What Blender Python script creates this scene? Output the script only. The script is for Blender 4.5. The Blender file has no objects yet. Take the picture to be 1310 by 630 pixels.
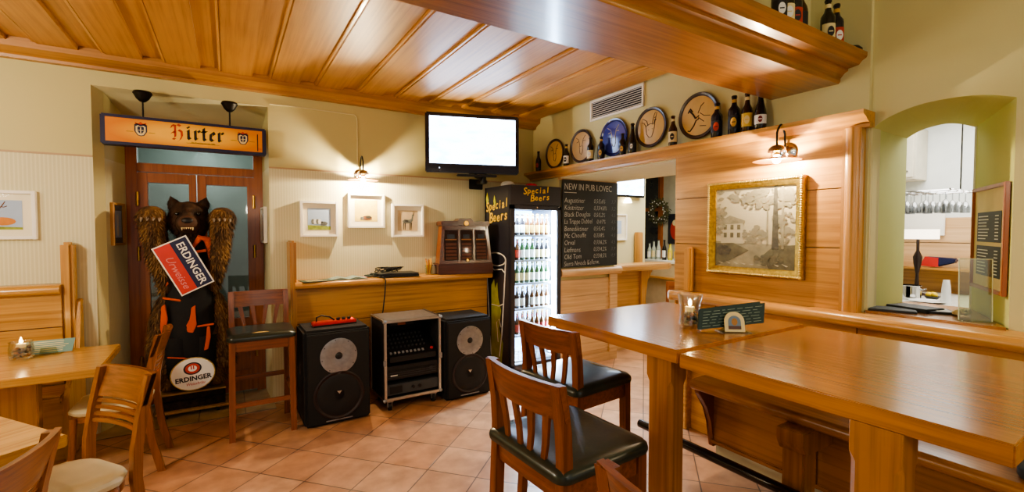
import bpy, bmesh, math, random
from mathutils import Vector, Matrix
random.seed(7)
R = math.radians
scene = bpy.context.scene
COL = scene.collection
PI = math.pi

# ------------------------------------------------------------------ materials
def lin(c):
    if isinstance(c, str):
        c = c.lstrip('#'); c = [int(c[i:i+2], 16)/255 for i in (0, 2, 4)]
    return tuple((v/12.92 if v <= .04045 else ((v+.055)/1.055)**2.4) for v in c[:3]) + (1,)

MATS = {}
def base(name):
    m = bpy.data.materials.new(name); m.use_nodes = True
    nt = m.node_tree; b = nt.nodes['Principled BSDF']
    MATS[name] = m
    return m, nt, b

def setp(b, rough=.5, metal=0, coat=0, spec=None, trans=0, ior=None):
    b.inputs['Roughness'].default_value = rough
    b.inputs['Metallic'].default_value = metal
    b.inputs['Coat Weight'].default_value = coat
    b.inputs['Coat Roughness'].default_value = .15
    if spec is not None: b.inputs['Specular IOR Level'].default_value = spec
    b.inputs['Transmission Weight'].default_value = trans
    if ior: b.inputs['IOR'].default_value = ior

def plain(name, col, rough=.5, metal=0, coat=0, var=.06, scale=9, bump=0, spec=None):
    """flat colour broken up by a faint noise"""
    m, nt, b = base(name); setp(b, rough, metal, coat, spec)
    c = lin(col)
    tc = nt.nodes.new('ShaderNodeTexCoord'); nz = nt.nodes.new('ShaderNodeTexNoise')
    nz.inputs['Scale'].default_value = scale; nz.inputs['Detail'].default_value = 3
    nt.links.new(tc.outputs['Object'], nz.inputs['Vector'])
    rp = nt.nodes.new('ShaderNodeValToRGB')
    rp.color_ramp.elements[0].position = .3; rp.color_ramp.elements[1].position = .7
    rp.color_ramp.elements[0].color = tuple(max(0, v*(1-var)) for v in c[:3]) + (1,)
    rp.color_ramp.elements[1].color = tuple(min(1, v*(1+var)) for v in c[:3]) + (1,)
    nt.links.new(nz.outputs['Fac'], rp.inputs['Fac']); nt.links.new(rp.outputs['Color'], b.inputs['Base Color'])
    if bump:
        bp = nt.nodes.new('ShaderNodeBump'); bp.inputs['Strength'].default_value = bump; bp.inputs['Distance'].default_value = .01
        n2 = nt.nodes.new('ShaderNodeTexNoise'); n2.inputs['Scale'].default_value = scale*8; n2.inputs['Detail'].default_value = 4
        nt.links.new(tc.outputs['Object'], n2.inputs['Vector'])
        nt.links.new(n2.outputs['Fac'], bp.inputs['Height']); nt.links.new(bp.outputs['Normal'], b.inputs['Normal'])
    return m

def wood(name, dark, light, axis='x', rough=.32, coat=.25, grain=1.0, bump=.08):
    m, nt, b = base(name); setp(b, rough, 0, coat)
    tc = nt.nodes.new('ShaderNodeTexCoord'); mp = nt.nodes.new('ShaderNodeMapping')
    s = {'x': (1.1, 42, 42), 'y': (42, 1.1, 42), 'z': (42, 42, 1.1)}[axis]
    mp.inputs['Scale'].default_value = tuple(v*grain for v in s)
    nt.links.new(tc.outputs['Object'], mp.inputs['Vector'])
    n1 = nt.nodes.new('ShaderNodeTexNoise'); n1.inputs['Scale'].default_value = 1; n1.inputs['Detail'].default_value = 5; n1.inputs['Distortion'].default_value = .15
    nt.links.new(mp.outputs['Vector'], n1.inputs['Vector'])
    n2 = nt.nodes.new('ShaderNodeTexNoise'); n2.inputs['Scale'].default_value = 5; n2.inputs['Detail'].default_value = 3
    nt.links.new(mp.outputs['Vector'], n2.inputs['Vector'])
    n3 = nt.nodes.new('ShaderNodeTexNoise'); n3.inputs['Scale'].default_value = 1.6; n3.inputs['Detail'].default_value = 2
    nt.links.new(tc.outputs['Object'], n3.inputs['Vector'])
    a = nt.nodes.new('ShaderNodeMath'); a.operation = 'MULTIPLY_ADD'; a.inputs[1].default_value = .3
    nt.links.new(n2.outputs['Fac'], a.inputs[0]); nt.links.new(n1.outputs['Fac'], a.inputs[2])
    a2 = nt.nodes.new('ShaderNodeMath'); a2.operation = 'MULTIPLY_ADD'; a2.inputs[1].default_value = .5
    nt.links.new(n3.outputs['Fac'], a2.inputs[0]); nt.links.new(a.outputs[0], a2.inputs[2])
    rp = nt.nodes.new('ShaderNodeValToRGB')
    e = rp.color_ramp.elements
    e[0].position = .55; e[1].position = 1.2*.9
    e[0].color = lin(dark); e[1].color = lin(light)
    nt.links.new(a2.outputs[0], rp.inputs['Fac']); nt.links.new(rp.outputs['Color'], b.inputs['Base Color'])
    bp = nt.nodes.new('ShaderNodeBump'); bp.inputs['Strength'].default_value = bump; bp.inputs['Distance'].default_value = .004
    nt.links.new(n2.outputs['Fac'], bp.inputs['Height']); nt.links.new(bp.outputs['Normal'], b.inputs['Normal'])
    return m

def emit(name, col, strength):
    m, nt, b = base(name)
    b.inputs['Base Color'].default_value = lin(col)
    b.inputs['Emission Color'].default_value = lin(col); b.inputs['Emission Strength'].default_value = strength
    b.inputs['Roughness'].default_value = .4
    return m

def clear(name, tint, op=.12, rough=.03, fres=.16):
    """thin glass: mostly see-through, with a Fresnel reflection on top"""
    m, nt, b = base(name)
    out = nt.nodes['Material Output']; nt.nodes.remove(b)
    tr = nt.nodes.new('ShaderNodeBsdfTransparent'); tr.inputs['Color'].default_value = lin(tint)
    gl = nt.nodes.new('ShaderNodeBsdfGlossy'); gl.inputs['Roughness'].default_value = rough
    fr = nt.nodes.new('ShaderNodeLayerWeight'); fr.inputs['Blend'].default_value = .35
    mu = nt.nodes.new('ShaderNodeMath'); mu.operation = 'MULTIPLY_ADD'; mu.inputs[1].default_value = fres; mu.inputs[2].default_value = op*.4
    nt.links.new(fr.outputs['Fresnel'], mu.inputs[0])
    mx = nt.nodes.new('ShaderNodeMixShader')
    nt.links.new(mu.outputs[0], mx.inputs['Fac']); nt.links.new(tr.outputs[0], mx.inputs[1]); nt.links.new(gl.outputs[0], mx.inputs[2])
    nt.links.new(mx.outputs[0], out.inputs['Surface'])
    return m

def tile_mat(name, c1, c2, grout, ang, pitch, org, rough=.3):
    m, nt, b = base(name); setp(b, rough, 0, .15)
    tc = nt.nodes.new('ShaderNodeTexCoord')
    sub = nt.nodes.new('ShaderNodeVectorMath'); sub.operation = 'SUBTRACT'; sub.inputs[1].default_value = (org[0], org[1], 0)
    nt.links.new(tc.outputs['Object'], sub.inputs[0])
    rot = nt.nodes.new('ShaderNodeVectorRotate'); rot.rotation_type = 'Z_AXIS'; rot.inputs['Angle'].default_value = -ang
    nt.links.new(sub.outputs[0], rot.inputs['Vector'])
    sc = nt.nodes.new('ShaderNodeVectorMath'); sc.operation = 'SCALE'; sc.inputs['Scale'].default_value = 1/pitch
    nt.links.new(rot.outputs[0], sc.inputs[0])
    br = nt.nodes.new('ShaderNodeTexBrick'); br.offset = 0; br.squash = 1
    br.inputs['Scale'].default_value = 1; br.inputs['Brick Width'].default_value = 1; br.inputs['Row Height'].default_value = 1
    br.inputs['Mortar Size'].default_value = .013; br.inputs['Mortar Smooth'].default_value = .2; br.inputs['Bias'].default_value = 0
    br.inputs['Color1'].default_value = lin(c1); br.inputs['Color2'].default_value = lin(c2); br.inputs['Mortar'].default_value = lin(grout)
    nt.links.new(sc.outputs[0], br.inputs['Vector'])
    nz = nt.nodes.new('ShaderNodeTexNoise'); nz.inputs['Scale'].default_value = 7; nz.inputs['Detail'].default_value = 5
    nt.links.new(tc.outputs['Object'], nz.inputs['Vector'])
    rp = nt.nodes.new('ShaderNodeValToRGB'); rp.color_ramp.elements[0].position = .32; rp.color_ramp.elements[1].position = .7
    rp.color_ramp.elements[0].color = (.72, .68, .66, 1); rp.color_ramp.elements[1].color = (1.12, 1.1, 1.08, 1)
    nt.links.new(nz.outputs['Fac'], rp.inputs['Fac'])
    mx = nt.nodes.new('ShaderNodeMix'); mx.data_type = 'RGBA'; mx.blend_type = 'MULTIPLY'; mx.inputs['Factor'].default_value = 1
    nt.links.new(br.outputs['Color'], mx.inputs['A']); nt.links.new(rp.outputs['Color'], mx.inputs['B'])
    nt.links.new(mx.outputs['Result'], b.inputs['Base Color'])
    bp = nt.nodes.new('ShaderNodeBump'); bp.inputs['Strength'].default_value = .35; bp.inputs['Distance'].default_value = .004; bp.invert = True
    nt.links.new(br.outputs['Fac'], bp.inputs['Height']); nt.links.new(bp.outputs['Normal'], b.inputs['Normal'])
    return m

def paper_mat(name, plain_c, stripe_a, stripe_b, zrail):
    """wall: plain paint above the rail, fine vertical stripes below"""
    m, nt, b = base(name); setp(b, .75)
    tc = nt.nodes.new('ShaderNodeTexCoord'); sx = nt.nodes.new('ShaderNodeSeparateXYZ')
    nt.links.new(tc.outputs['Object'], sx.inputs[0])
    add = nt.nodes.new('ShaderNodeMath'); add.operation = 'ADD'
    nt.links.new(sx.outputs['X'], add.inputs[0]); nt.links.new(sx.outputs['Y'], add.inputs[1])
    w = nt.nodes.new('ShaderNodeMath'); w.operation = 'MULTIPLY'; w.inputs[1].default_value = 2*PI/.022
    nt.links.new(add.outputs[0], w.inputs[0])
    s = nt.nodes.new('ShaderNodeMath'); s.operation = 'SINE'; nt.links.new(w.outputs[0], s.inputs[0])
    rp = nt.nodes.new('ShaderNodeValToRGB'); rp.color_ramp.elements[0].position = .2; rp.color_ramp.elements[1].position = .5
    rp.color_ramp.elements[0].color = lin(stripe_a); rp.color_ramp.elements[1].color = lin(stripe_b)
    nt.links.new(s.outputs[0], rp.inputs['Fac'])
    gt = nt.nodes.new('ShaderNodeMath'); gt.operation = 'GREATER_THAN'; gt.inputs[1].default_value = zrail
    nt.links.new(sx.outputs['Z'], gt.inputs[0])
    mx = nt.nodes.new('ShaderNodeMix'); mx.data_type = 'RGBA'
    nt.links.new(gt.outputs[0], mx.inputs['Factor']); nt.links.new(rp.outputs['Color'], mx.inputs['A']); mx.inputs['B'].default_value = lin(plain_c)
    nt.links.new(mx.outputs['Result'], b.inputs['Base Color'])
    return m

def fur_mat(name, a, c):
    m, nt, b = base(name); setp(b, .85)
    tc = nt.nodes.new('ShaderNodeTexCoord'); mp = nt.nodes.new('ShaderNodeMapping'); mp.inputs['Scale'].default_value = (14, 14, 5)
    nt.links.new(tc.outputs['Object'], mp.inputs[0])
    nz = nt.nodes.new('ShaderNodeTexNoise'); nz.inputs['Scale'].default_value = 1; nz.inputs['Detail'].default_value = 5
    nt.links.new(mp.outputs[0], nz.inputs['Vector'])
    rp = nt.nodes.new('ShaderNodeValToRGB'); rp.color_ramp.elements[0].position = .35; rp.color_ramp.elements[1].position = .7
    rp.color_ramp.elements[0].color = lin(a); rp.color_ramp.elements[1].color = lin(c)
    nt.links.new(nz.outputs['Fac'], rp.inputs['Fac']); nt.links.new(rp.outputs['Color'], b.inputs['Base Color'])
    return m

# woods
HON = ('#a8662a', '#dba257')      # honey oak of joinery
W = {}
for ax in 'xyz':
    W['honey_'+ax] = wood('oak_honey_'+ax, '#8f5f2a', '#c4914e', ax, .34, .25)
    W['post_'+ax] = wood('post_oak_'+ax, '#7a4a1c', '#b0742e', ax, .34, .25)
    W['pale_'+ax] = wood('oak_pale_'+ax, '#b08655', '#d6b184', ax, .38, .2)
    W['table_'+ax] = wood('tabletop_oak_'+ax, '#67401c', '#a06a31', ax, .22, .35, 1.3)
    W['beam_'+ax] = wood('beam_oak_'+ax, '#6b431d', '#a56c33', ax, .35, .7)
    W['red_'+ax] = wood('stool_cherry_'+ax, '#532910', '#884a22', ax, .28, .3, 1.4)
    W['chair_'+ax] = wood('chair_beech_'+ax, '#5e3317', '#925827', ax, .3, .3, 1.4)
    W['ceil_'+ax] = wood('ceiling_oak_'+ax, '#8a5826', '#b37f3e', ax, .42, .3)
    MATS['ceiling_oak_'+ax].node_tree.nodes['Principled BSDF'].inputs['Coat Roughness'].default_value = .38
    W['door_'+ax] = wood('door_pine_'+ax, '#7a3d14', '#a8602a', ax, .35, .2)
    W['dark_'+ax] = wood('mahogany_dark_'+ax, '#2c130b', '#52261a', ax, .25, .4, 1.5)
    W['lt_'+ax] = wood('left_table_oak_'+ax, '#9c6b2d', '#c6964e', ax, .25, .3, 1.2)
GROOVE = plain('groove_brown', '#5a3413', .5)
PAINT = plain('wall_paint_cream', '#cbc494', .8, var=.03, scale=2, bump=.05)
PAINT2 = plain('wall_paint_ivory', '#d3cba0', .8, var=.03, scale=2, bump=.05)
GREEN = plain('arch_paint_green', '#c3c67e', .8, var=.03, scale=2)
SOFF = plain('soffit_paint', '#dcdcc0', .7, var=.03)
WHITEW = plain('kitchen_paint_white', '#dfe3df', .7, var=.03)
WALLP = paper_mat('striped_wallpaper', '#c8c08c', '#d0cba6', '#dad5b4', 2.105)
TILE = tile_mat('terracotta_tiles', '#bd8b66', '#cda07c', '#6f5b4c', R(42.4), .335, (.846, 3.032))
TILE2 = tile_mat('pale_niche_tiles', '#b5a47f', '#c2b08c', '#7d715c', 0, .33, (.1, 4.45))
BLACK = plain('black_plastic', '#121214', .45)
BLK2 = plain('black_carpet', '#18181b', .85, var=.25, scale=60, bump=.2)
BLKGL = plain('black_gloss', '#0a0a0c', .15, coat=.5)
GRILLE = plain('grille_black', '#0f0f10', .7, var=.3, scale=120)
IRON = plain('iron_black', '#16130f', .45, metal=.4)
STEEL = plain('brushed_steel', '#9fa3a8', .3, metal=.75, var=.12, scale=30)
ALU = plain('aluminium', '#c9c7c2', .35, metal=1)
CHROME = plain('chrome', '#dedede', .08, metal=1)
BRASS = plain('brass', '#c79a3c', .3, metal=1)
GOLD = plain('gilt', '#b08f3c', .35, metal=.9, var=.3, scale=50, bump=.3)
GOLD2 = plain('gilt_light', '#d8be74', .35, metal=.8, var=.3, scale=80, bump=.3)
WHITE = plain('white_paint', '#eeeae0', .5, var=.02)
MATT = plain('passepartout', '#ece4cc', .8, var=.02)
SKIN_G = plain('green_leather', '#232c26', .3, coat=.25, var=.2, scale=6, bump=.05)
SKIN_W = plain('cream_leather', '#cfc19a', .4, coat=.1, var=.05)
TEAR = plain('worn_patch', '#b59858', .7)
NAVY = plain('navy_frame', '#23284a', .4)
RED = plain('red_print', '#c2302a', .5)
INK = plain('dark_ink', '#15121a', .5)
BLUE_S = plain('navy_print', '#1d2148', .5)
ORANGE = plain('orange_cloth', '#cc5216', .6)
CLOTH = plain('black_cloth', '#0e0e11', .8, var=.3, scale=40)
CHALK = plain('chalk', '#c9cac4', .9, var=.15, scale=90)
SLATE = plain('slate_black', '#2a2e30', .6, var=.2, scale=5)
YELLOW = plain('yellow_print', '#e6c044', .5)
LIME = plain('lime_print', '#c2c42e', .5, var=.2)
GLASS = clear('thin_glass', '#f4f8f6', .06)
GLASSD = clear('door_glass', '#c4cbc8', .2, .03, .3)
GLASSC = clear('candle_glass', '#fbfcfb', .2, .04, .45)
GLASSW = clear('picture_glass', '#ffffff', .0, .05, .05)
ACRYL = clear('acrylic', '#eef2e4', .25)
def glow(name, col, st):
    m, nt, b = base(name); nt.nodes.remove(b); out = nt.nodes['Material Output']
    e = nt.nodes.new('ShaderNodeEmission'); e.inputs['Color'].default_value = lin(col); e.inputs['Strength'].default_value = st
    t = nt.nodes.new('ShaderNodeBsdfTransparent'); a = nt.nodes.new('ShaderNodeAddShader')
    nt.links.new(e.outputs[0], a.inputs[0]); nt.links.new(t.outputs[0], a.inputs[1]); nt.links.new(a.outputs[0], out.inputs['Surface'])
    return m
BULB = glow('bulb_glow', '#fff0cf', 25)
FLAME = emit('flame_glow', '#ffd890', 25)
LED = emit('fridge_led', '#bcd8ff', 150)
FRGBACK = emit('fridge_back_glow', '#86b4f4', 5)  # liner made to glow, carrying the cabinet light
ROUTER = plain('white_plastic', '#d9d9d6', .4)
FUR = fur_mat('brown_fur', '#3a2616', '#7d5a34')
FUR2 = fur_mat('pale_brown_fur', '#54391f', '#a07c4e')
FURD = fur_mat('dark_fur', '#24160d', '#523722')
CERAM = plain('ceramic', '#e8e6e0', .2, coat=.4)
REDL = plain('red_leather', '#5c1016', .35, coat=.2)
BARK = plain('bark', '#33231a', .9, var=.6, scale=30, bump=.8)
SAP = plain('cut_timber', '#b08a58', .7, var=.15, scale=20)

# ------------------------------------------------------------------ mesh builder
class MB:
    def __init__(s): s.v = []; s.f = []; s.m = []
    def _take(s, bm, m, M=None):
        bmesh.ops.recalc_face_normals(bm, faces=bm.faces[:])
        if M is not None: bm.transform(M)
        o = len(s.v)
        bm.verts.index_update()
        s.v += [v.co.copy() for v in bm.verts]
        for f in bm.faces:
            s.f.append([o+v.index for v in f.verts]); s.m.append(m)
        bm.free(); return s
    def box(s, x0, x1, y0, y1, z0, z1, bev=0, m=0, M=None, seg=2):
        bm = bmesh.new()
        vs = bmesh.ops.create_cube(bm, size=1)['verts']
        for v in vs:
            v.co = Vector((x0+(x1-x0)*(v.co.x+.5), y0+(y1-y0)*(v.co.y+.5), z0+(z1-z0)*(v.co.z+.5)))
        if bev: bmesh.ops.bevel(bm, geom=bm.edges[:], offset=bev, segments=seg, affect='EDGES', clamp_overlap=True)
        return s._take(bm, m, M)
    def prism(s, poly, a, b, plane='xy', m=0, bev=0, M=None):
        """poly in the plane, extruded a..b along the third axis"""
        def P(u, v, w): return {'xy': (u, v, w), 'xz': (u, w, v), 'yz': (w, u, v)}[plane]
        bm = bmesh.new()
        lo = [bm.verts.new(P(u, v, a)) for u, v in poly]; hi = [bm.verts.new(P(u, v, b)) for u, v in poly]
        n = len(poly)
        bm.faces.new(lo); bm.faces.new(hi)
        for i in range(n): bm.faces.new([lo[i], lo[(i+1) % n], hi[(i+1) % n], hi[i]])
        if bev: bmesh.ops.bevel(bm, geom=bm.edges[:], offset=bev, segments=2, affect='EDGES', clamp_overlap=True)
        return s._take(bm, m, M)
    def loft(s, rings, m=0, cap=True, close=True, M=None):
        bm = bmesh.new(); L = [[bm.verts.new(p) for p in r] for r in rings]; n = len(L[0])
        for a, b in zip(L, L[1:]):
            for i in range(n if close else n-1):
                bm.faces.new([a[i], a[(i+1) % n], b[(i+1) % n], b[i]])
        if cap and close:
            bm.faces.new(L[0]); bm.faces.new(L[-1])
        return s._take(bm, m, M)
    def lathe(s, prof, c=(0, 0, 0), seg=24, m=0, M=None, cap=True):
        rings = []
        for r, z in prof:
            r = max(r, .0004)
            rings.append([(c[0]+r*math.cos(2*PI*i/seg), c[1]+r*math.sin(2*PI*i/seg), c[2]+z) for i in range(seg)])
        return s.loft(rings, m, cap, True, M)
    def cyl(s, p0, p1, r0, r1=None, seg=16, m=0, M=None):
        return s.tube([p0, p1], [r0, r0 if r1 is None else r1], seg, m, M)
    def tube(s, pts, r, seg=8, m=0, M=None, closed=False):
        pts = [Vector(p) for p in pts]; n = len(pts)
        rs = r if isinstance(r, (list, tuple)) else [r]*n
        rings = []; up = None
        for i, p in enumerate(pts):
            if closed: t = pts[(i+1) % n]-pts[i-1]
            else: t = (pts[min(i+1, n-1)]-pts[max(i-1, 0)])
            t.normalize()
            if up is None:
                up = Vector((0, 0, 1)) if abs(t.z) < .9 else Vector((1, 0, 0))
            a = t.cross(up)
            if a.length < 1e-5: a = t.orthogonal()
            a.normalize(); b = a.cross(t).normalized(); up = b
            rings.append([p+a*rs[i]*math.cos(2*PI*k/seg)+b*rs[i]*math.sin(2*PI*k/seg) for k in range(seg)])
        if closed: rings.append(rings[0])
        return s.loft(rings, m, not closed, True, M)
    def ball(s, c, r, m=0, seg=16, M=None):
        if not isinstance(r, (list, tuple)): r = (r, r, r)
        bm = bmesh.new(); bmesh.ops.create_uvsphere(bm, u_segments=seg, v_segments=max(6, seg//2), radius=1)
        for v in bm.verts: v.co = Vector((c[0]+v.co.x*r[0], c[1]+v.co.y*r[1], c[2]+v.co.z*r[2]))
        return s._take(bm, m, M)
    def poly(s, pts, m=0):
        o = len(s.v); s.v += [Vector(p) for p in pts]; s.f.append(list(range(o, o+len(pts)))); s.m.append(m); return s
    def text(s, txt, size, M, m=0, ext=.0008, off=0, shear=0, align='CENTER'):
        cu = bpy.data.curves.new('t', 'FONT'); cu.body = txt; cu.size = size; cu.extrude = ext; cu.offset = off; cu.shear = shear
        cu.align_x = align; cu.align_y = 'CENTER'; cu.resolution_u = 2
        ob = bpy.data.objects.new('t', cu); COL.objects.link(ob)
        dg = bpy.context.evaluated_depsgraph_get(); me = bpy.data.meshes.new_from_object(ob.evaluated_get(dg))
        bm = bmesh.new(); bm.from_mesh(me); bm.transform(M)
        o = len(s.v); bm.verts.index_update(); s.v += [v.co.copy() for v in bm.verts]
        for f in bm.faces: s.f.append([o+v.index for v in f.verts]); s.m.append(m)
        bm.free(); bpy.data.objects.remove(ob); bpy.data.curves.remove(cu); bpy.data.meshes.remove(me)
        return s
    def build(s, name, mats, parent=None, smooth=38):
        me = bpy.data.meshes.new(name); me.from_pydata([tuple(v) for v in s.v], [], s.f)
        if not isinstance(mats, (list, tuple)): mats = [mats]
        for mt in mats: me.materials.append(mt)
        me.polygons.foreach_set('material_index', s.m)
        if smooth:
            me.polygons.foreach_set('use_smooth', [True]*len(s.f)); me.set_sharp_from_angle(angle=R(smooth))
        me.update()
        o = bpy.data.objects.new(name, me); COL.objects.link(o)
        if parent: o.parent = parent
        return o

FACE = Matrix.Rotation(R(90), 4, 'X')      # text plane stands up, read from -Y
def face_at(x, y, z, rot=0): return Matrix.Translation((x, y, z)) @ Matrix.Rotation(R(rot), 4, 'Y') @ FACE

def tag(o, label, cat, group=None, kind=None):
    if label: o['label'] = label
    if cat: o['category'] = cat
    if group: o['group'] = group
    if kind: o['kind'] = kind
    return o
def thing(name, label, cat, loc=(0, 0, 0), rz=0, group=None):
    o = bpy.data.objects.new(name, None); COL.objects.link(o); o.empty_display_size = .1
    o.location = loc; o.rotation_euler = (0, 0, R(rz)); return tag(o, label, cat, group)
def struct(name, mb, mats, label=None, smooth=38):
    o = mb.build(name, mats, None, smooth); o['kind'] = 'structure'
    if label: o['label'] = label
    return o
def copy_tree(o, parent=None):
    c = o.copy(); COL.objects.link(c); c.parent = parent
    for ch in list(o.children): copy_tree(ch, c)
    return c
def arc(cx, cy, r, a0, a1, n): return [(cx+r*math.cos(R(a0+(a1-a0)*i/n)), cy+r*math.sin(R(a0+(a1-a0)*i/n))) for i in range(n+1)]

# ------------------------------------------------------------------ camera
cam = bpy.data.cameras.new('camera'); camo = bpy.data.objects.new('camera', cam); COL.objects.link(camo)
camo.location = (0, 0, 1.55); camo.rotation_euler = (R(90-1.94), 0, R(-31.6))
cam.sensor_width = 36; cam.lens = 590/1310*36; cam.clip_start = .02
scene.camera = camo
# ------------------------------------------------------------------ room shell
YA, XB, ZC = 4.6, 3.13, 2.86
mb = MB(); mb.box(-3.2, 8.2, -2.0, 7.6, -.1, 0)
struct('floor', mb, TILE, 'terracotta floor tiles laid diagonally')
mb = MB(); mb.prism([(-.86, 4.45), (.33, 4.45), (.33, 5.3), (-.86, 5.3)], 0, .006, 'xy')
struct('trim_1', mb, TILE2, 'pale tiled threshold in the doorway recess')

# ceiling: recessed boards with raised boards between them
mb = MB(); mb.box(-3.2, XB, 1.6, YA+.02, ZC, ZC+.06)
for k in range(-9, 8):
    x0 = .336+.36*k
    if x0 < -3.1 or x0+.22 > XB: continue
    mb.box(x0, x0+.22, 1.7, YA-.06, ZC-.026, ZC+.002, .004)
    mb.box(x0-.022, x0, 1.7, YA-.06, ZC-.02, ZC+.002, .004, m=1)
struct('ceiling', mb, [W['ceil_y'], W['honey_y']], 'varnished wooden board ceiling with raised planks')
mb = MB(); mb.box(-3.2, XB, -2, 1.52, 3.45, 3.52)
struct('ceiling_1', mb, PAINT, 'painted plaster ceiling of the front of the room')
# cornice moulding along the back wall
mb = MB()
mb.prism([(YA, 2.745), (YA-.05, 2.745), (YA-.055, 2.765), (YA-.09, 2.785), (YA-.14, 2.8), (YA-.15, 2.86), (YA, 2.86)], -3.2, XB, 'yz')
struct('trim_2', mb, W['ceil_x'], 'oak moulding between back wall and ceiling')

# back wall with doorway recess
mb = MB()
zs = 2.635
NL, NR = -.853, .315
mb.box(-3.2, NL, YA, YA+.12, 0, ZC+.06); mb.box(NR, XB+.6, YA, YA+.12, 0, ZC+.06); mb.box(NL, NR, YA, YA+.12, zs, ZC+.06)
mb.poly([(NL, YA, 0), (-.80, 4.68, 0), (-.80, 4.68, zs), (NL, YA, zs)], 1)
mb.poly([(-.80, 4.68, 0), (-.715, 5.15, 0), (-.715, 5.15, 2.6), (-.80, 4.68, zs)], 0)
mb.poly([(NR, YA, 0), (NR-.03, 5.15, 0), (NR-.03, 5.15, 2.6), (NR, YA, zs)], 0)
mb.poly([(NL, YA, zs), (NR, YA, zs), (NR-.03, 5.15, 2.49), (-.715, 5.15, 2.49)], 2)
struct('wall_back', mb, [WALLP, PAINT, PAINT2], 'cream back wall with fine striped paper below the rail', smooth=0)
mb = MB()
for x0, x1 in ((-3.2, NL), (NR, XB)):
    mb.box(x0, x1, YA-.006, YA, 2.098, 2.112, .002)
struct('trim_3', mb, plain('rail_brown', '#b59a78', .6), 'thin brown rail line along the back wall')
# vestibule behind the glazed door; its pale grey stands in for pane reflections
mb = MB()
mb.box(-1.6, 1.4, 6.4, 6.45, 0, 2.9, m=0); mb.box(-1.6, 1.4, 5.3, 6.4, 2.7, 2.75, m=0)
mb.box(-1.62, -1.58, 5.3, 6.4, 0, 2.75); mb.box(1.38, 1.42, 5.3, 6.4, 0, 2.75)
struct('wall_vestibule', mb, plain('vestibule_grey', '#b4bab2', .7), 'grey walls of the porch behind the glazed door')

# right wall (thick)
AL, AR = 1.185, .62      # arch front left / right (Y)
XA = 3.16
mb = MB()
mb.box(XB, 3.98, 2.4, YA, 2.14, ZC+.06)
mb.box(XB, 3.72, 1.215, 2.4, 2.14, 3.5)
mb.box(XB, 3.98, 4.10, YA, 0, 2.14)                      # far jamb
mb.box(XB, 3.72, 1.215, 2.48, 0, 2.14); mb.box(XB, XA+.1, 1.195, 1.215, 0, 3.5)                   # behind the panelling
# arch wall
fr = [(AL, 1.08), (AL, 2.135), (1.14, 2.17), (1.07, 2.2), (.98, 2.222), (.88, 2.228), (.78, 2.222), (.70, 2.205), (AR, 2.175), (AR, 1.08)]
bk = [(1.21, 1.08), (1.21, 2.14), (1.17, 2.165), (1.12, 2.185), (1.06, 2.195), (1.02, 2.197), (.98, 2.19), (.94, 2.175), (.89, 2.15), (.89, 1.08)]
top = 3.5
def dense(p, n=4):
    q = [p[0]]
    arcp = p[1:-1]
    for i in range(len(arcp)-1):
        p0, p1, p2, p3 = arcp[max(i-1, 0)], arcp[i], arcp[i+1], arcp[min(i+2, len(arcp)-1)]
        for k in range(n):
            t = k/n; q.append(tuple(.5*(2*b+(c-a)*t+(2*a-5*b+4*c-d)*t*t+(3*b-a-3*c+d)*t**3) for a, b, c, d in zip(p0, p1, p2, p3)))
    return q+[arcp[-1], p[-1]]
fr, bk = dense(fr), dense(bk)
mb.box(XA, XA+.1, AL, 1.195, 0, top, m=0); mb.box(XA, XA+.1, -2, AR, 0, top, m=0); mb.box(XA, 3.72, AR, AL, 0, 1.07, m=0)
for (a, b) in zip(fr[1:-1], fr[2:-1]):
    mb.poly([(XA, a[0], a[1]), (XA, b[0], b[1]), (XA, b[0], top), (XA, a[0], top)], 0)
for i in range(len(fr)-1):
    a, b, c, d = fr[i], fr[i+1], bk[i+1], bk[i]
    mb.poly([(XA, a[0], a[1]), (XA, b[0], b[1]), (3.72, c[0], c[1]), (3.72, d[0], d[1])], 1)
for (a, b) in zip(bk[1:-1], bk[2:-1]):
    mb.poly([(3.72, a[0], a[1]), (3.72, b[0], b[1]), (3.72, b[0], 2.9), (3.72, a[0], 2.9)], 2)
mb.box(3.7, 3.72, 1.211, 2.4, 0, 2.9, m=2); mb.box(3.7, 3.72, -1.2, .89, 0, 2.9, m=2)
struct('wall_right', mb, [PAINT, GREEN, WHITEW], 'cream right wall with a green arched serving hatch', smooth=0)
mb = MB(); mb.box(XB+.01, 3.97, 2.49, 4.09, 2.125, 2.139)
struct('trim_4', mb, SOFF, 'pale painted soffit over the wide wall opening')

# sill of the hatch
mb = MB(); mb.prism([(XA, -.2), (3.72, .6), (3.72, 1.3), (XA, 1.185)], 1.072, 1.088, 'xy')
mb2 = MB(); mb2.prism([(3.12, AR), (3.74, .89), (3.74, 1.2), (3.12, AL)], 1.071, 1.09, 'xy')
struct('trim_5', mb2, W['table_y'], 'brown wooden sill inside the serving hatch')

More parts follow.
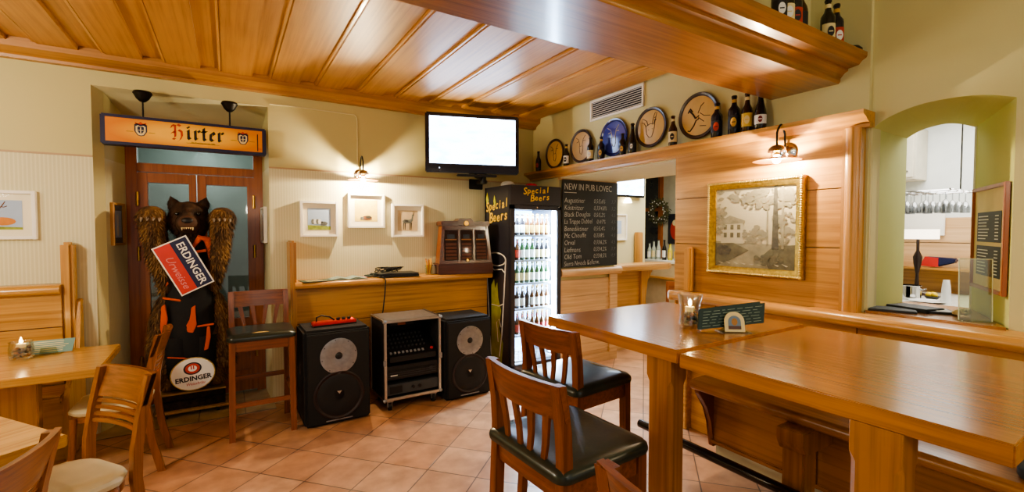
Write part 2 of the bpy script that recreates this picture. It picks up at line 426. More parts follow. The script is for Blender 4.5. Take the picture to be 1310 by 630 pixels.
# panelling on right wall
mb = MB()
for z0, z1 in ((1.06, 1.442), (1.447, 1.797), (1.802, 2.15)):
    mb.box(3.085, XB, 1.29, 2.48, z0, z1, .002)
mb.box(3.1, XB, 1.29, 2.475, 1.06, 2.14, m=1)
mb.box(3.085, 3.94, 2.478, 2.492, 0, 2.14, m=0)
struct('trim_6', mb, [W['honey_y'], GROOVE], 'honey oak wall panelling around the gilt picture')
mb = MB()
mb.lathe([(.042, 1.06), (.042, 2.14)], (3.09, 1.252, 0), 20); mb.box(3.06, XB, 1.205, 1.235, 1.06, 2.14, .006); mb.box(3.06, XB, 1.27, 1.3, 1.06, 2.14, .006)
struct('trim_7', mb, W['honey_z'], 'rounded oak corner post at the end of the panelling')
mb = MB(); mb.box(3.145, 3.17, 1.186, 1.204, 1.075, 2.15, .003)
struct('trim_8', mb, PAINT2, 'narrow ivory strip between oak post and hatch')
# bottle shelf cornice
prof = [(3.14, 2.135), (3.08, 2.135), (3.08, 2.155), (3.055, 2.165), (3.03, 2.185), (3.0, 2.195), (2.995, 2.205), (2.995, 2.222), (3.14, 2.222)]
mb = MB(); mb.prism([(p[0], p[1]) for p in prof], 1.17, 4.595, 'xz')
struct('trim_9', mb, W['honey_y'], 'long oak cornice shelf along the right wall')
# jamb panel below the blackboard
mb = MB()
mb.box(XB-.01, 3.985, 4.07, 4.1, 0, .99, .003); mb.box(XB-.01, 3.80, 4.055, 4.075, .14, .80, .004); mb.box(3.86, 3.985, 4.05, 4.075, 0, 1.03, .004)
mb.prism(arc(4.055, 1.075, .045, 90, 270, 10)+[(4.1, 1.03), (4.1, 1.12)], XB-.01, 4.03, 'yz')
mb.box(XB-.01, 3.985, 4.052, 4.1, 0, .1, .004)
mb.box(XB-.01, 3.985, 4.07, 4.1, 2.11, 2.14)
struct('trim_10', mb, W['pale_x'], 'pale oak panelling on the jamb below the blackboard')
# wainscot behind bench and ledge
mb = MB(); mb.box(3.06, XB, -1.8, 2.40, 0, 1.03, .003)
for y in (-.6, .3, 1.2, 2.1): mb.box(3.057, 3.062, y-.003, y+.003, .7, 1.0, m=1)
struct('trim_11', mb, [W['honey_y'], GROOVE], 'oak wainscot along the right wall')
mb = MB()
mb.prism(arc(2.985, 1.04, .035, 90, 270, 10)+[(3.03, 1.0), (3.17, 1.0), (3.17, 1.075)], -1.8, 2.43, 'xz')
mb.lathe([(.03, 1.005), (.037, 1.02), (.037, 1.06), (.03, 1.075)], (2.985, 2.43, 0), 18); mb.box(2.985, XB+.05, 2.40, 2.465, 1.005, 1.075, .012)
mb.box(3.0, 3.07, 2.30, 2.39, .0, 1.01, .006)
struct('trim_12', mb, W['honey_y'], 'rounded oak ledge capping the wainscot')
mb = MB(); mb.box(3.02, 3.085, 2.30, 2.36, 1.07, 1.42, .012)
struct('trim_13', mb, W['honey_z'], 'short oak post standing on the ledge end')

# cross beam
bp = [(1.354, 2.427), (1.345, 2.44), (1.345, 2.455), (1.325, 2.48), (1.306, 2.49), (1.306, 2.503), (1.25, 2.51), (1.235, 2.53), (1.215, 2.54), (1.21, 2.55), (1.21, 2.57), (1.55, 2.57), (1.55, 2.9), (1.755, 2.9), (1.755, 2.427)]
mb = MB(); mb.prism(bp, -3.2, XB+.0, 'yz')
struct('trim_14', mb, W['beam_x'], 'wide oak ceiling beam with stepped cornice')
mb = MB(); mb.box(-3.2, XB, 1.52, 1.6, 2.575, 3.5)
struct('wall_above_beam', mb, PAINT, 'cream wall rising behind the bottles on the beam')

# passage room behind the opening
mb = MB()
mb.box(3.72, 8.0, 2.40, 2.47, 0, ZC)                       # towards kitchen
mb.box(3.9, 8.0, 7.3, 7.4, 0, ZC, m=0)
mb.box(4.6, 5.93, 5.4, 5.5, 0, ZC, m=1); mb.box(5.83, 5.93, 5.5, 7.3, 0, ZC, m=1); mb.box(3.9, 4.6, 5.0, 5.1, 0, ZC, m=1); mb.box(4.5, 4.6, 5.1, 5.5, 0, ZC, m=1)
mb.box(7.6, 7.7, 2.48, 6.44, 0, ZC, m=0); mb.box(7.6, 7.7, 7.08, 7.4, 0, ZC); mb.box(7.6, 7.7, 6.44, 7.08, 2.75, ZC)
struct('wall_passage', mb, [plain('passage_grey', '#b9b6a4', .8), PAINT2], 'cream and grey walls of the next room')
mb = MB(); mb.box(3.98, 8.0, 2.4, 7.4, ZC, ZC+.05); mb.box(3.72, 6.3, -1.2, 2.4, 2.75, 2.8)
struct('ceiling_2', mb, WHITEW, 'white ceilings of the rooms behind the right wall')
# kitchen walls
mb = MB(); mb.box(6.0, 6.05, -1.2, 2.4, 0, 2.75, m=0); mb.box(3.72, 6.05, -1.25, -1.2, 0, 2.75)
mb.box(5.97, 6.0, -1.2, 2.39, 1.43, 1.675, .003, m=1); mb.box(5.97, 6.0, -1.2, 2.39, 1.18, 1.425, .003, m=1); mb.box(5.97, 6.0, -1.2, 2.39, 0, 1.17, .003, m=2)
struct('wall_kitchen', mb, [WHITEW, W['pale_y'], W['honey_y']], 'white bar wall with oak panelling below')
# left boundary of the room (out of frame)
mb = MB(); mb.box(-3.3, -3.2, -2, YA+.1, 0, 3.5)
struct('wall_left', mb, PAINT)

# glazed double door in the recess
door = thing('door_1', 'brown wooden double door with glass panes and transom', 'door', (0, 5.08, 0)); door['kind'] = 'structure'
dz = W['door_z']
mb = MB()
mb.box(-.735, -.655, -.03, .06, 0, 2.5, .004); mb.box(.215, .29, -.03, .06, 0, 2.5, .004); mb.box(-.655, .215, -.029, .06, 2.28, 2.5, .004); mb.box(-.655, .215, -.04, .06, 2.055, 2.13, .006)
mb.build('door_frame', dz, door)
for x0, x1 in ((-.655, -.238), (-.232, .215)):
    lf = MB()
    lf.box(x0, x0+.07, -.03, .03, .02, 2.05, .004); lf.box(x1-.055, x1, -.03, .03, .02, 2.05, .004)
    lf.box(x0+.07, x1-.055, -.029, .029, 1.965, 2.049, .004); lf.box(x0+.07, x1-.055, -.029, .029, .021, .22, .004)
    if x0 > -.3:
        lf.box(x0+.07, x1-.055, -.029, .029, .62, .72, .004); lf.box(x0+.06, x1-.05, -.018, .018, .2, .64)
    o = lf.build('door_leaf', dz, door)
    g = MB(); g.box(x0+.06, x1-.05, -.005, .005, .2, 1.97); g.build('pane', GLASSD, o)
mb = MB(); mb.box(-.655, .215, -.005, .005, 2.12, 2.29); mb.build('transom_pane', GLASSD, door)
for z in (1.82, 1.35, .4):
    mb = MB(); mb.cyl((-.655, -.04, z-.06), (-.655, -.04, z+.06), .012); mb.build('hinge', BRASS, door)
    mb = MB(); mb.cyl((.213, -.04, z-.06), (.213, -.04, z+.06), .012); mb.build('hinge', BRASS, door)
mb = MB(); mb.box(-.2, -.18, -.05, -.03, .95, 1.15, .004); mb.tube([(-.19, -.05, 1.06), (-.19, -.09, 1.06), (-.08, -.09, 1.06)], .009); mb.build('door_handle', BRASS, door)
# window behind with frame in the passage
win = thing('window_1', 'brown framed window in the far room behind the wreath', 'window', (7.6, 6.70, 0), -90); win['kind'] = 'structure'
mb = MB()
for x0, x1 in ((-.38, -.31), (.16, .26)): mb.box(x0, x1, -.04, .06, 0, 2.75, .004)
mb.box(-.31, .16, -.039, .06, 1.95, 2.02, .004); mb.box(-.31, .16, -.039, .06, 0, .9, .004)
mb.build('window_frame', dz, win)
mb = MB(); mb.box(-.31, .16, 0, .01, .9, 2.75); mb.build('pane', plain('night_glass', '#262c33', .08, coat=.6), win)
# ------------------------------------------------------------------ bar stools
def curved_board(w, z0, z1, y0, bow, th, lean, n=10):
    """board spanning x, bowed backwards, between heights z0 and z1"""
    rings = []
    for i in range(n+1):
        t = i/n*2-1; x = t*w/2; y = y0+bow*(1-t*t)
        ya, yb = y, y+lean
        rings.append([(x, ya, z0), (x, yb, z1), (x, yb+th, z1), (x, ya+th, z0)])
    return rings
def rounded_rect(w, d, r, n=5, front=0):
    p = []
    for cx, cy, a in ((w/2-r, d/2-r, 0), (-w/2+r, d/2-r, 90), (-w/2+r, -d/2+r, 180), (w/2-r, -d/2+r, 270)):
        p += arc(cx, cy, r, a, a+90, n)
    return [(x, y-front*(1-(2*x/w)**2) if y < 0 else y) for x, y in p]

def make_stool(label, patch=False):
    t = thing('bar_stool', label, 'bar stool')
    rx, rz_ = W['red_x'], W['red_z']
    for s in (-1, 1):
        m = MB(); m.loft([[(s*.205-.02, -.205, 0), (s*.205+.02, -.205, 0), (s*.205+.02, -.168, 0), (s*.205-.02, -.168, 0)],
                          [(s*.195-.021, -.208, .735), (s*.195+.021, -.208, .735), (s*.195+.021, -.165, .735), (s*.195-.021, -.165, .735)]]); m.build('leg', rz_, t)
        rings = []
        for z, y in ((0, .215), (.35, .19), (.7, .175), (.8, .172), (.9, .178), (1.0, .192), (1.055, .202)):
            w = .02 if z < .8 else .019
            rings.append([(s*.195-w, y-.02, z), (s*.195+w, y-.02, z), (s*.195+w, y+.02, z), (s*.195-w, y+.02, z)])
        m = MB(); m.loft(rings); m.build('back_post', rz_, t)
    m = MB(); m.box(-.175, .175, -.203, -.178, .66, .735, .003); m.box(-.175, .175, .16, .185, .66, .70, .003)
    for s in (-1, 1): m.box(s*.195-.012, s*.195+.012, -.166, .16, .66, .735, .003)
    m.build('apron', rx, t)
    m = MB(); rings = []
    for z, k in ((.735, .97), (.74, 1.0), (.752, 1.01), (.766, 1.0), (.778, .95), (.785, .80), (.788, .45)):
        rings.append([(x*k, y*k-.005, z) for x, y in rounded_rect(.46, .435, .045, 5, .02)])
    m.loft(rings); st = m.build('seat', SKIN_G, t)
    if patch:
        m = MB(); m.lathe([(.07, 0), (.068, .003), (.03, .004)], (0, 0, 0), 16, 0, Matrix.Translation((-.01, -.185, .7775)) @ Matrix.Rotation(R(28), 4, 'X') @ Matrix.Diagonal((1, .33, 1, 1)))
        o = m.build('worn_patch', TEAR, st); o['label'] = 'tan worn patch at the front of the seat'
    m = MB(); m.loft(curved_board(.432, .935, 1.058, .165, .03, .02, .028)); m.build('top_rail', rx, t)
    m = MB(); m.loft(curved_board(.37, .695, .748, .165, .02, .018, .0)); m.build('lower_rail', rx, t)
    for x0, x1 in ((-.10, -.135), (-.022, -.05), (.022, .05), (.10, .135)):
        m = MB(); rings = []
        for z, y, k in ((.735, .186, 0), (.84, .187, .5), (.945, .198, 1)):
            x = x0+(x1-x0)*k; w = .010+.007*k
            rings.append([(x-w, y-.006, z), (x+w, y-.006, z), (x+w, y+.006, z), (x-w, y+.006, z)])
        m.loft(rings); m.build('splat', rz_, t)
    for a, b, z in (((-.2, -.187), (.2, -.187), .26), ((-.2, .19), (.2, .19), .36), ((-.2, -.187), (-.2, .195), .30), ((.2, -.187), (.2, .195), .30)):
        m = MB(); dx, dy = (0, .011) if a[1] == b[1] else (.011, 0)
        m.box(min(a[0], b[0])-dx, max(a[0], b[0])+dx, min(a[1], b[1])-dy, max(a[1], b[1])+dy, z-.018, z+.018, .003); m.build('stretcher', rx, t)
    return t
def put(o, x, y, rz, z=0): o.location = (x, y, z); o.rotation_euler = (0, 0, R(rz)); return o
GS = 'green seated bar stools'
st = put(make_stool('green seated wooden bar stool with worn tan patch standing in front of the glazed door', True), .205, 4.09, 0)
st['group'] = GS
s2 = put(copy_tree(st), 1.60, 1.95, 96); s2['label'] = 'green seated bar stool at the far corner of the high table, worn patch on seat'
s1 = put(make_stool('green seated bar stool in the middle foreground, unbroken shiny seat'), 1.075, 1.365, 93); s1['group'] = GS
s3 = put(copy_tree(s1), .875, .515, 90); s3['label'] = 'nearest bar stool, only the top of its wooden back showing at bottom centre'

# ------------------------------------------------------------------ side chairs
def make_chair(label):
    t = thing('dining_chair', label, 'chair')
    cx, cz = W['chair_x'], W['chair_z']
    for s in (-1, 1):
        m = MB(); m.tube([(s*.175, -.17, .42), (s*.185, -.19, 0)], [.02, .015], 10); m.build('leg', cz, t)
        rings = []
        for z, y in ((0, .25), (.2, .205), (.42, .18), (.55, .185), (.7, .21), (.88, .25)):
            rings.append([(s*.18-.016, y-.02, z), (s*.18+.016, y-.02, z), (s*.18+.016, y+.02, z), (s*.18-.016, y+.02, z)])
        m = MB(); m.loft(rings); m.build('back_post', cz, t)
    m = MB(); sh = [(math.cos(a)*.215, math.sin(a)*.205-.015) for a in [2*PI*i/32 for i in range(32)]]
    def blob(k): return [(max(-.205, min(.205, x*1.12))*k, max(-.2, min(.18, y*1.08))*k) for x, y in sh]
    m.loft([[(x, y, z) for x, y in blob(k)] for z, k in ((.385, .94), (.39, .97), (.425, .97), (.43, .95))]); m.build('apron', cx, t)
    m = MB(); m.loft([[(x, y, z) for x, y in blob(k)] for z, k in ((.428, .98), (.435, 1.01), (.452, 1.02), (.465, .97), (.473, .8), (.477, .4))]); m.build('seat', SKIN_W, t)
    m = MB(); m.loft(curved_board(.392, .745, .885, .205, .03, .02, .045)); m.build('top_rail', cx, t)
    for k in range(4):
        z = .628+k*.030
        m = MB(); m.loft(curved_board(.35, z, z+.014, .185+k*.007, .024, .013, .004)); m.build('slat', cx, t)
    return t
CG = 'cream seated wooden chairs'
ca = put(make_chair('cream seated slat-back chair at the near left table, seat fully in view'), -.63, 2.69, -53); ca['group'] = CG
cb = put(copy_tree(ca), -.635, 3.87, -92); cb['label'] = 'slat-back chair tucked at the end of the far left table, seen side on'
cc = put(copy_tree(ca), -.80, 1.985, -104); cc['label'] = 'nearest slat-back chair at bottom left corner, seen from behind'

# ------------------------------------------------------------------ tables
def post(m, x0, x1, y0, y1, z0, z1, ch=.018):
    cxx, cyy = (x0+x1)/2, (y0+y1)/2; hx, hy = (x1-x0)/2, (y1-y0)/2
    def sq(z, c): return [(cxx-hx+c, cyy-hy, z), (cxx+hx-c, cyy-hy, z), (cxx+hx, cyy-hy+c, z), (cxx+hx, cyy+hy-c, z), (cxx+hx-c, cyy+hy, z), (cxx-hx+c, cyy+hy, z), (cxx-hx, cyy+hy-c, z), (cxx-hx, cyy-hy+c, z)]
    m.loft([sq(z0, ch), sq(z1-.12, ch), sq(z1-.09, .002), sq(z1, .002)])
W['edge_y'] = wood('table_edge_oak', '#8a5520', '#c17f38', 'y', .3, .3)
def high_table(label, x0, x1, y0, y1, legs, z=1.05):
    t = thing('high_table', label, 'table', ((x0+x1)/2, (y0+y1)/2, 0)); ox, oy = (x0+x1)/2, (y0+y1)/2
    m = MB(); m.box(x0-ox, x1-ox, y0-oy, y1-oy, z-.058, z, .004); o = m.build('tabletop', [W['table_y'], W['edge_y']], t)
    for p in o.data.polygons:
        if abs(p.normal.z) < .5: p.material_index = 1
    for a, b, c, d in legs:
        m = MB(); post(m, a-ox, b-ox, c-oy, d-oy, 0, z-.056); m.build('leg', W['post_z'], t)
    return t
ht1 = high_table('high oak bar table holding the candle glass and green menus', 1.585, 2.60, 1.262, 2.18, [(1.60, 1.70, 1.305, 1.44)])
m = MB(); m.box(.26, .62, .2, .28, .86, .99, .004); m.build('wall_bracket', W['honey_x'], ht1)
ht2 = high_table('empty high oak bar table nearest the camera on the right', 1.575, 2.62, .29, 1.245, [(1.55+.02, 1.68, .50, .63)], 1.042)
m = MB(); m.box(.10, .42, .1, .2, .87, .98, .004); m.build('wall_bracket', W['honey_x'], ht2)
# left tables
lt = thing('dining_table', 'pale oak table against the left bench with a candle glass on it', 'table', (-1.35, 3.85, 0))
m = MB(); m.prism([(-.75, -.36), (.70, -.345), (.69, .35), (-.75, .42)], .702, .75, 'xy', 0, .005); m.build('tabletop', W['lt_x'], lt)
m = MB(); m.box(.20, .36, -.03, .05, .05, .71, .006); m.build('leg', W['honey_z'], lt)
m = MB(); m.box(-.5, .36, -.2, .2, 0, .05, .006); m.build('foot', W['honey_x'], lt)
m = MB(); m.box(-.6, -.44, -.03, .05, .05, .71, .006); m.build('leg', W['honey_z'], lt)
lt2 = thing('dining_table', 'pale oak table corner cut off by the left edge of the photo', 'table', (-1.126, 2.498, 0), -53)
m = MB(); m.box(-.40, .40, -.46, .42, .702, .75, .005); m.build('tabletop', W['lt_y'], lt2)
m = MB(); m.box(-.09, .09, -.09, .09, .04, .71, .008); m.build('leg', W['honey_z'], lt2)
m = MB(); m.box(-.24, .24, -.24, .24, 0, .045, .01); m.build('foot', W['honey_x'], lt2)

# ------------------------------------------------------------------ bench on the right with foot rail
b = thing('high_bench', 'built-in high oak bench along the right wall under the bar tables', 'bench', (2.6, .5, 0))
def L(x, y): return (x-2.6, y-.5)
m = MB(); m.prism(arc(2.30-2.6, .655, .03, 90, 270, 8)+[(.455, .625), (.455, .685)], -2.1, 1.22, 'xz'); m.build('seat', W['post_y'], b)
m = MB(); m.box(-.14, -.11, -2.1, 1.21, .27, .63, .002)
m.box(-.145, -.138, -2.1, 1.21, .56, .575, m=1)
for y in (-1.2, -.3, .62): m.box(-.143, -.138, y-.003, y+.003, .28, .56, m=1)
m.box(-.15, -.11, -2.1, 1.21, .27, .30, .008)
m.build('front_panel', [W['post_y'], GROOVE], b)
m = MB(); m.box(-.1, -.08, -2.1, 1.2, .19, .28); o = m.build('plinth', SOFF, b); o['label'] = 'pale plinth strip'
m = MB(); m.prism([(-.14, .25), (-.145, .3), (-.16, .40), (-.20, .5), (-.28, .6), (-.28, .625), (.40, .625), (.40, .25)], 1.19, 1.225, 'xz', 0, .004); m.build('end_panel', W['red_z'], b)
for y in (.565, -.7):
    m = MB(); m.box(-.38, -.27, y, y+.10, 0, .55, .008); m.prism([(-.38, .52), (-.41, .57), (-.41, .628), (-.13, .628), (-.13, .52)], y-.012, y+.112, 'xz', 0, .003); m.build('leg', W['post_z'], b)
fr = thing('foot_rail', 'black tubular foot rail running in front of the bench', 'foot rail', (2.19, .6, 0))
m = MB(); m.cyl((0, 1.42, .335), (0, -2.0, .335), .026, None, 16); m.build('rail', BLKGL, fr)
for y in (-.03, -1.25):
    m = MB(); m.cyl((0, y, .335), (.03, y, .335), .02); m.box(-.012, .03, y-.03, y+.03, .355, .42, .006); m.box(-.02, .03, y-.04, y+.04, .41, .425, .004); m.cyl((0, y, .33), (0, y, 0), .012); m.build('bracket', IRON, fr)
m = MB(); m.cyl((0, 1.3, .33), (0, 1.3, 0), .012); m.build('bracket', IRON, fr)
m = MB(); m.loft([[(x*k+2.52, y*k+.22, z) for x, y in rounded_rect(.42, .42, .05)] for z, k in ((.687, .97), (.70, 1), (.725, 1), (.74, .93), (.744, .6))])
tag(m.build('seat_cushion', plain('blue_grey_leather', '#3c474b', .4)), 'blue-grey seat cushion on the bench at right edge', 'cushion')

# ------------------------------------------------------------------ left booth bench
b = thing('booth_bench', 'oak booth bench with tall end post at the left wall', 'bench', (-1.9, 4.5, 0))
m = MB(); m.box(-1.2, .88, -.03, .08, .45, 1.10, .003)
for z in (.62, .86): m.box(-1.2, .88, -.034, -.028, z, z+.006, m=1)
m.build('backrest', [W['lt_x'], GROOVE], b)
m = MB(); m.prism(arc(-.045, 1.13, .035, 90, 270, 8)+[(.095, 1.095), (.095, 1.165)], -1.2, .88, 'yz'); m.build('ledge', W['lt_x'], b)
m = MB(); m.box(.875, .945, -.03, .09, 0, 1.465, .02); m.build('end_post', W['lt_z'], b)
m = MB(); m.prism([(.07, 1.05), (.02, 1.03), (-.06, .7), (-.3, .5), (-.36, .44), (-.36, 0), (.07, 0)], .945, .975, 'yz', 0, .005); m.build('end_panel', W['lt_z'], b)
m = MB(); m.box(-1.2, .94, -.36, -.03, .40, .45, .01); m.build('seat', W['lt_x'], b)
m = MB(); m.box(-1.2, .94, -.30, -.27, 0, .40); m.build('front_panel', W['lt_x'], b)

# ------------------------------------------------------------------ counter shelf with panelling at back wall
b = thing('wall_counter', 'oak counter shelf on panelling below the three small pictures', 'counter', (1.4, 4.45, 0))
m = MB(); m.prism(arc(-.125, 1.07, .03, 90, 270, 8)+[(.145, 1.035), (.145, 1.10)], -.92, 1.0, 'yz'); m.build('counter_top', W['honey_x'], b)
m = MB(); m.box(-.92, 1.0, -.03, .14, 0, 1.04, .003)
for z in (.40, .72): m.box(-.92, 1.0, -.034, -.028, z, z+.005, m=1)
m.build('panel', [W['honey_x'], GROOVE], b)
m = MB(); m.box(-.955, -.905, -.12, .148, 0, 1.46, .015); m.build('end_post', W['honey_z'], b)

# ------------------------------------------------------------------ fridge
f = thing('beer_fridge', 'black glass-door fridge full of bottles reading Special Beers', 'fridge', (2.78, 4.05, 0))
FB = plain('fridge_black', '#2b2a33', .35, coat=.2)
hw, dp, ht = .325, .52, 2.02
m = MB()
m.box(-hw, -hw+.04, 0, dp, .0, ht, .004); m.box(hw-.04, hw, 0, dp, 0, ht, .004); m.box(-hw, hw, dp-.03, dp, 0, ht); m.box(-hw+.03, hw-.03, .0, dp-.02, 1.79, ht, .003); m.box(-hw+.03, hw-.03, 0, dp-.02, 0, .10)
m.build('cabinet', FB, f)
m = MB(); m.box(-hw+.001, hw-.001, -.03, .0, 1.815, ht, .006); hd = m.build('header_panel', FB, f)
def wobble(m, txt, size, x, y, z, M2, mt, step, rot0):
    for i, ch in enumerate(txt):
        m.text(ch, size*(1.15 if i == 0 else 1), M2 @ Matrix.Translation((x+step*i, 0, z+.004*math.sin(i*2.3)+i*step*.08)) @ Matrix.Rotation(R(rot0), 4, 'Y') @ FACE, mt, .0008, .0016*size/.1, .18)
m = MB(); I4 = Matrix.Translation((0, -.032, 0))
wobble(m, 'Special', .088, -.15, 0, 1.955, I4, 0, .048, -5); m.build('lettering', YELLOW, hd); m = MB()
wobble(m, 'Beers', .088, -.06, 0, 1.885, I4, 0, .05, -5); m.build('lettering', YELLOW, hd)
m = MB()
m.box(-hw+.002, -hw+.055, -.035, -.002, .09, 1.81, .006); m.box(hw-.055, hw-.002, -.035, -.002, .09, 1.81, .006); m.box(-hw+.002, hw-.002, -.035, -.002, 1.765, 1.81, .006); m.box(-hw+.002, hw-.002, -.035, -.002, .09, .15, .006)
dr = m.build('door', FB, f)
m = MB(); m.box(-hw+.05, hw-.05, -.022, -.018, .145, 1.77); m.build('pane', GLASS, dr)
m = MB(); m.cyl((0, -.034, 1.79), (0, -.04, 1.79), .008); m.cyl((hw-.04, -.034, 1.80), (hw-.04, -.04, 1.80), .006); m.build('lock', CHROME, dr)
m = MB(); m.box(-hw, hw, -.02, .0, .0, .085, .003)
for k in range(6): m.box(-hw+.03, hw-.03, -.024, -.018, .012+k*.012, .016+k*.012, m=1)
m.build('kick_grille', [FB, BLACK], f)
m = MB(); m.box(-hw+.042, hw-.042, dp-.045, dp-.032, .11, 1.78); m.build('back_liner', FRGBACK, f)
m = MB(); m.box(hw-.062, hw-.044, .01, .06, .16, 1.76, .004); m.build('light_strip', LED, f)
SH = [.175, .44, .72, .99, 1.235, 1.5]
for z in SH:
    m = MB()
    m.box(-hw+.042, hw-.065, .02, .024, z-.018, z, m=0)
    for k in range(14): m.box(-hw+.045, hw-.065, .03+k*.033, .036+k*.033, z-.006, z, m=0)
    for x in (-.27, 0, .25): m.box(x, x+.006, .02, dp-.05, z-.012, z-.005)
    m.build('shelf', STEEL, f)
m = MB()
for k in range(9): m.box(-.25+k*.058, -.246+k*.058, .03, .034, .175, .27)
m.box(-.27, .25, .03, .034, .265, .272); m.box(-.27, .25, .03, .034, .22, .225); m.build('wire_basket', STEEL, f)
# artwork on the left side of the fridge: beer glass outline, lime splash, lettering
m = MB(); xs = -hw-.002
SIDE = Matrix.Translation((xs, 0, 0)) @ Matrix.Rotation(R(-90), 4, 'Z')     # local x -> -y, faces -X
S2 = SIDE @ Matrix.Translation((-.26, 0, 0))
wobble(m, 'Special', .125, -.46, 0, 1.80, SIDE, 0, .068, -6); m.build('side_lettering', YELLOW, f); m = MB()
wobble(m, 'Beers', .14, -.38, 0, 1.68, SIDE, 0, .078, -6); m.build('side_lettering', YELLOW, f)
m = MB(); el = [(xs-.001, .27+.21*math.cos(2*PI*i/28), 1.24+.07*math.sin(2*PI*i/28)) for i in range(28)]
m.tube(el, .007, 6, closed=True)
m.tube([(xs-.001, .48, 1.25), (xs-.001, .45, .9), (xs-.001, .40, .4), (xs-.001, .37, .18)], .006, 6); m.tube([(xs-.001, .06, 1.23), (xs-.001, .09, .9), (xs-.001, .14, .45), (xs-.001, .19, .2)], .007, 6)
m.tube([(xs-.001, .07, 1.1), (xs-.001, .14, 1.14), (xs-.001, .3, 1.12), (xs-.001, .44, 1.18)], .006, 6); m.tube([(xs-.001, .10, .78), (xs-.001, .2, .74), (xs-.001, .36, .74)], .006, 6)
m.tube([(xs-.001, .16, .52), (xs-.001, .2, .6), (xs-.001, .25, .56), (xs-.001, .22, .35)], .005, 6)
m.build('glass_drawing', WHITE, f)
m = MB(); pts = [(.5, .05), (.5, .95), (.44, 1.02), (.42, .92), (.37, .99), (.35, .82), (.29, .70), (.33, .5), (.25, .35), (.29, .05)]
pts = [(a-.13, b) for a, b in pts]; m.prism(pts, xs-.0005, xs+.001, 'yz'); m.build('lime_splash', LIME, f); m = MB(); m.prism([(.3, 1.93), (.27, 1.85), (.3, 1.8), (.32, 1.87)], xs-.0005, xs+.001, 'yz'); m.build('lime_drop', LIME, f); m = MB(); m.prism([(.46, 1.97), (.43, 1.88), (.47, 1.82), (.49, 1.9)], xs-.0005, xs+.001, 'yz')
m.build('lime_drop', LIME, f)
m = MB(); m.lathe([(.07, 0), (.075, .02), (.06, .045), (.03, .055)], (2.56, 4.25, 2.021), 18); tag(m.build('plastic_dome', ROUTER), 'small white plastic dome on top of the black fridge', 'dome')
m = MB(); rings = [[(x*k, y*k, z) for x, y in rounded_rect(.12, .1, .03)] for z, k in ((0, 1), (.015, 1.05), (.03, .9), (.04, .6))]
m.loft(rings, M=Matrix.Translation((2.83, 4.2, 2.021))); tag(m.build('red_cloth', plain('pink_red', '#b8324a', .7)), 'folded pink-red cloth on top of the black fridge', 'cloth')

# ------------------------------------------------------------------ bottles
def bottle_profile(h, r, kind):
    if kind == 'long': return [(r*.9, 0), (r, .006), (r, h*.52), (r*.9, h*.60), (r*.52, h*.72), (r*.42, h*.80), (r*.40, h*.94), (r*.46, h*.945), (r*.46, h*.97), (r*.40, h)]
    if kind == 'stub': return [(r*.9, 0), (r, .006), (r, h*.60), (r*.94, h*.66), (r*.55, h*.74), (r*.42, h*.80), (r*.40, h*.94), (r*.46, h*.945), (r*.46, h*.97), (r*.40, h)]
    return [(r*.9, 0), (r, .006), (r, h*.38), (r*.85, h*.5), (r*.55, h*.66), (r*.42, h*.78), (r*.36, h*.94), (r*.44, h*.945), (r*.44, h*.97), (r*.36, h)]
def make_bottle(label, loc, h, r, kind, glass, lab, cap, emb=None, grp=None, rot=-90, neck=None):
    t = thing('beer_bottle', label, 'bottle', loc, rot, grp)
    m = MB(); m.lathe(bottle_profile(h, r, kind), (0, 0, 0), 20); m.build('bottle_body', glass, t)
    m = MB(); r2 = r+.0008; z0, z1 = h*.14, h*(.48 if kind != 'taper' else .36)
    rings = [[(r2*math.sin(a), -r2*math.cos(a), z) for a in [R(-70+140*i/14) for i in range(15)]] for z in (z0, z1)]
    m.loft(rings, 0, False, False)
    if emb:
        c = Matrix.Translation((0, -r2-.0006, (z0+z1)/2)) @ Matrix.Diagonal((.6, 1, 1, 1)) @ Matrix.Rotation(R(90), 4, 'X')
        m.lathe([(min(r*.8, (z1-z0)*.36), 0), (min(r*.8, (z1-z0)*.36), .001)], (0, 0, 0), 18, 1, c)
        m.box(-r*.30, r*.30, -r2-.0022, -r2+.002, (z0+z1)/2-.003, (z0+z1)/2+.003, 0, 0)
    lb = m.build('label', [lab, emb or lab], t)
    m = MB(); m.lathe([(r*.47, h*.955), (r*.5, h*.96), (r*.48, h*.99), (r*.42, h*1.005)], (0, 0, 0), 16); m.build('cap', cap, t)
    if neck:
        m = MB(); m.lathe([(r*.43, h*.82), (r*.425, h*.9)], (0, 0, 0), 16, cap=False); m.build('neck_label', neck, t)
    return t
BDK = plain('bottle_dark', '#0d0a0d', .12, coat=.5); BBR = plain('bottle_brown', '#2e1506', .12, coat=.5); BNV = plain('bottle_navy', '#0d1022', .12, coat=.5)
LCRM = plain('label_cream', '#e0cf9a', .6); LRED = plain('label_red', '#b03a2a', .6); LBLK = plain('label_black', '#1b1a1c', .5); LYEL = plain('label_yellow', '#e0bb4a', .6); LWHT = plain('label_white', '#e8e8e2', .6); LGLD = plain('label_gold', '#c39a4c', .5); LMAR = plain('label_maroon', '#7a1f26', .6); LBLU = plain('label_blue', '#2a3c7a', .6); CAPG = plain('cap_gold', '#9a7430', .4, metal=.6); CAPK = plain('cap_dark', '#161310', .4)
SB = 'beer bottles on the long cornice shelf'; ZS = 2.222
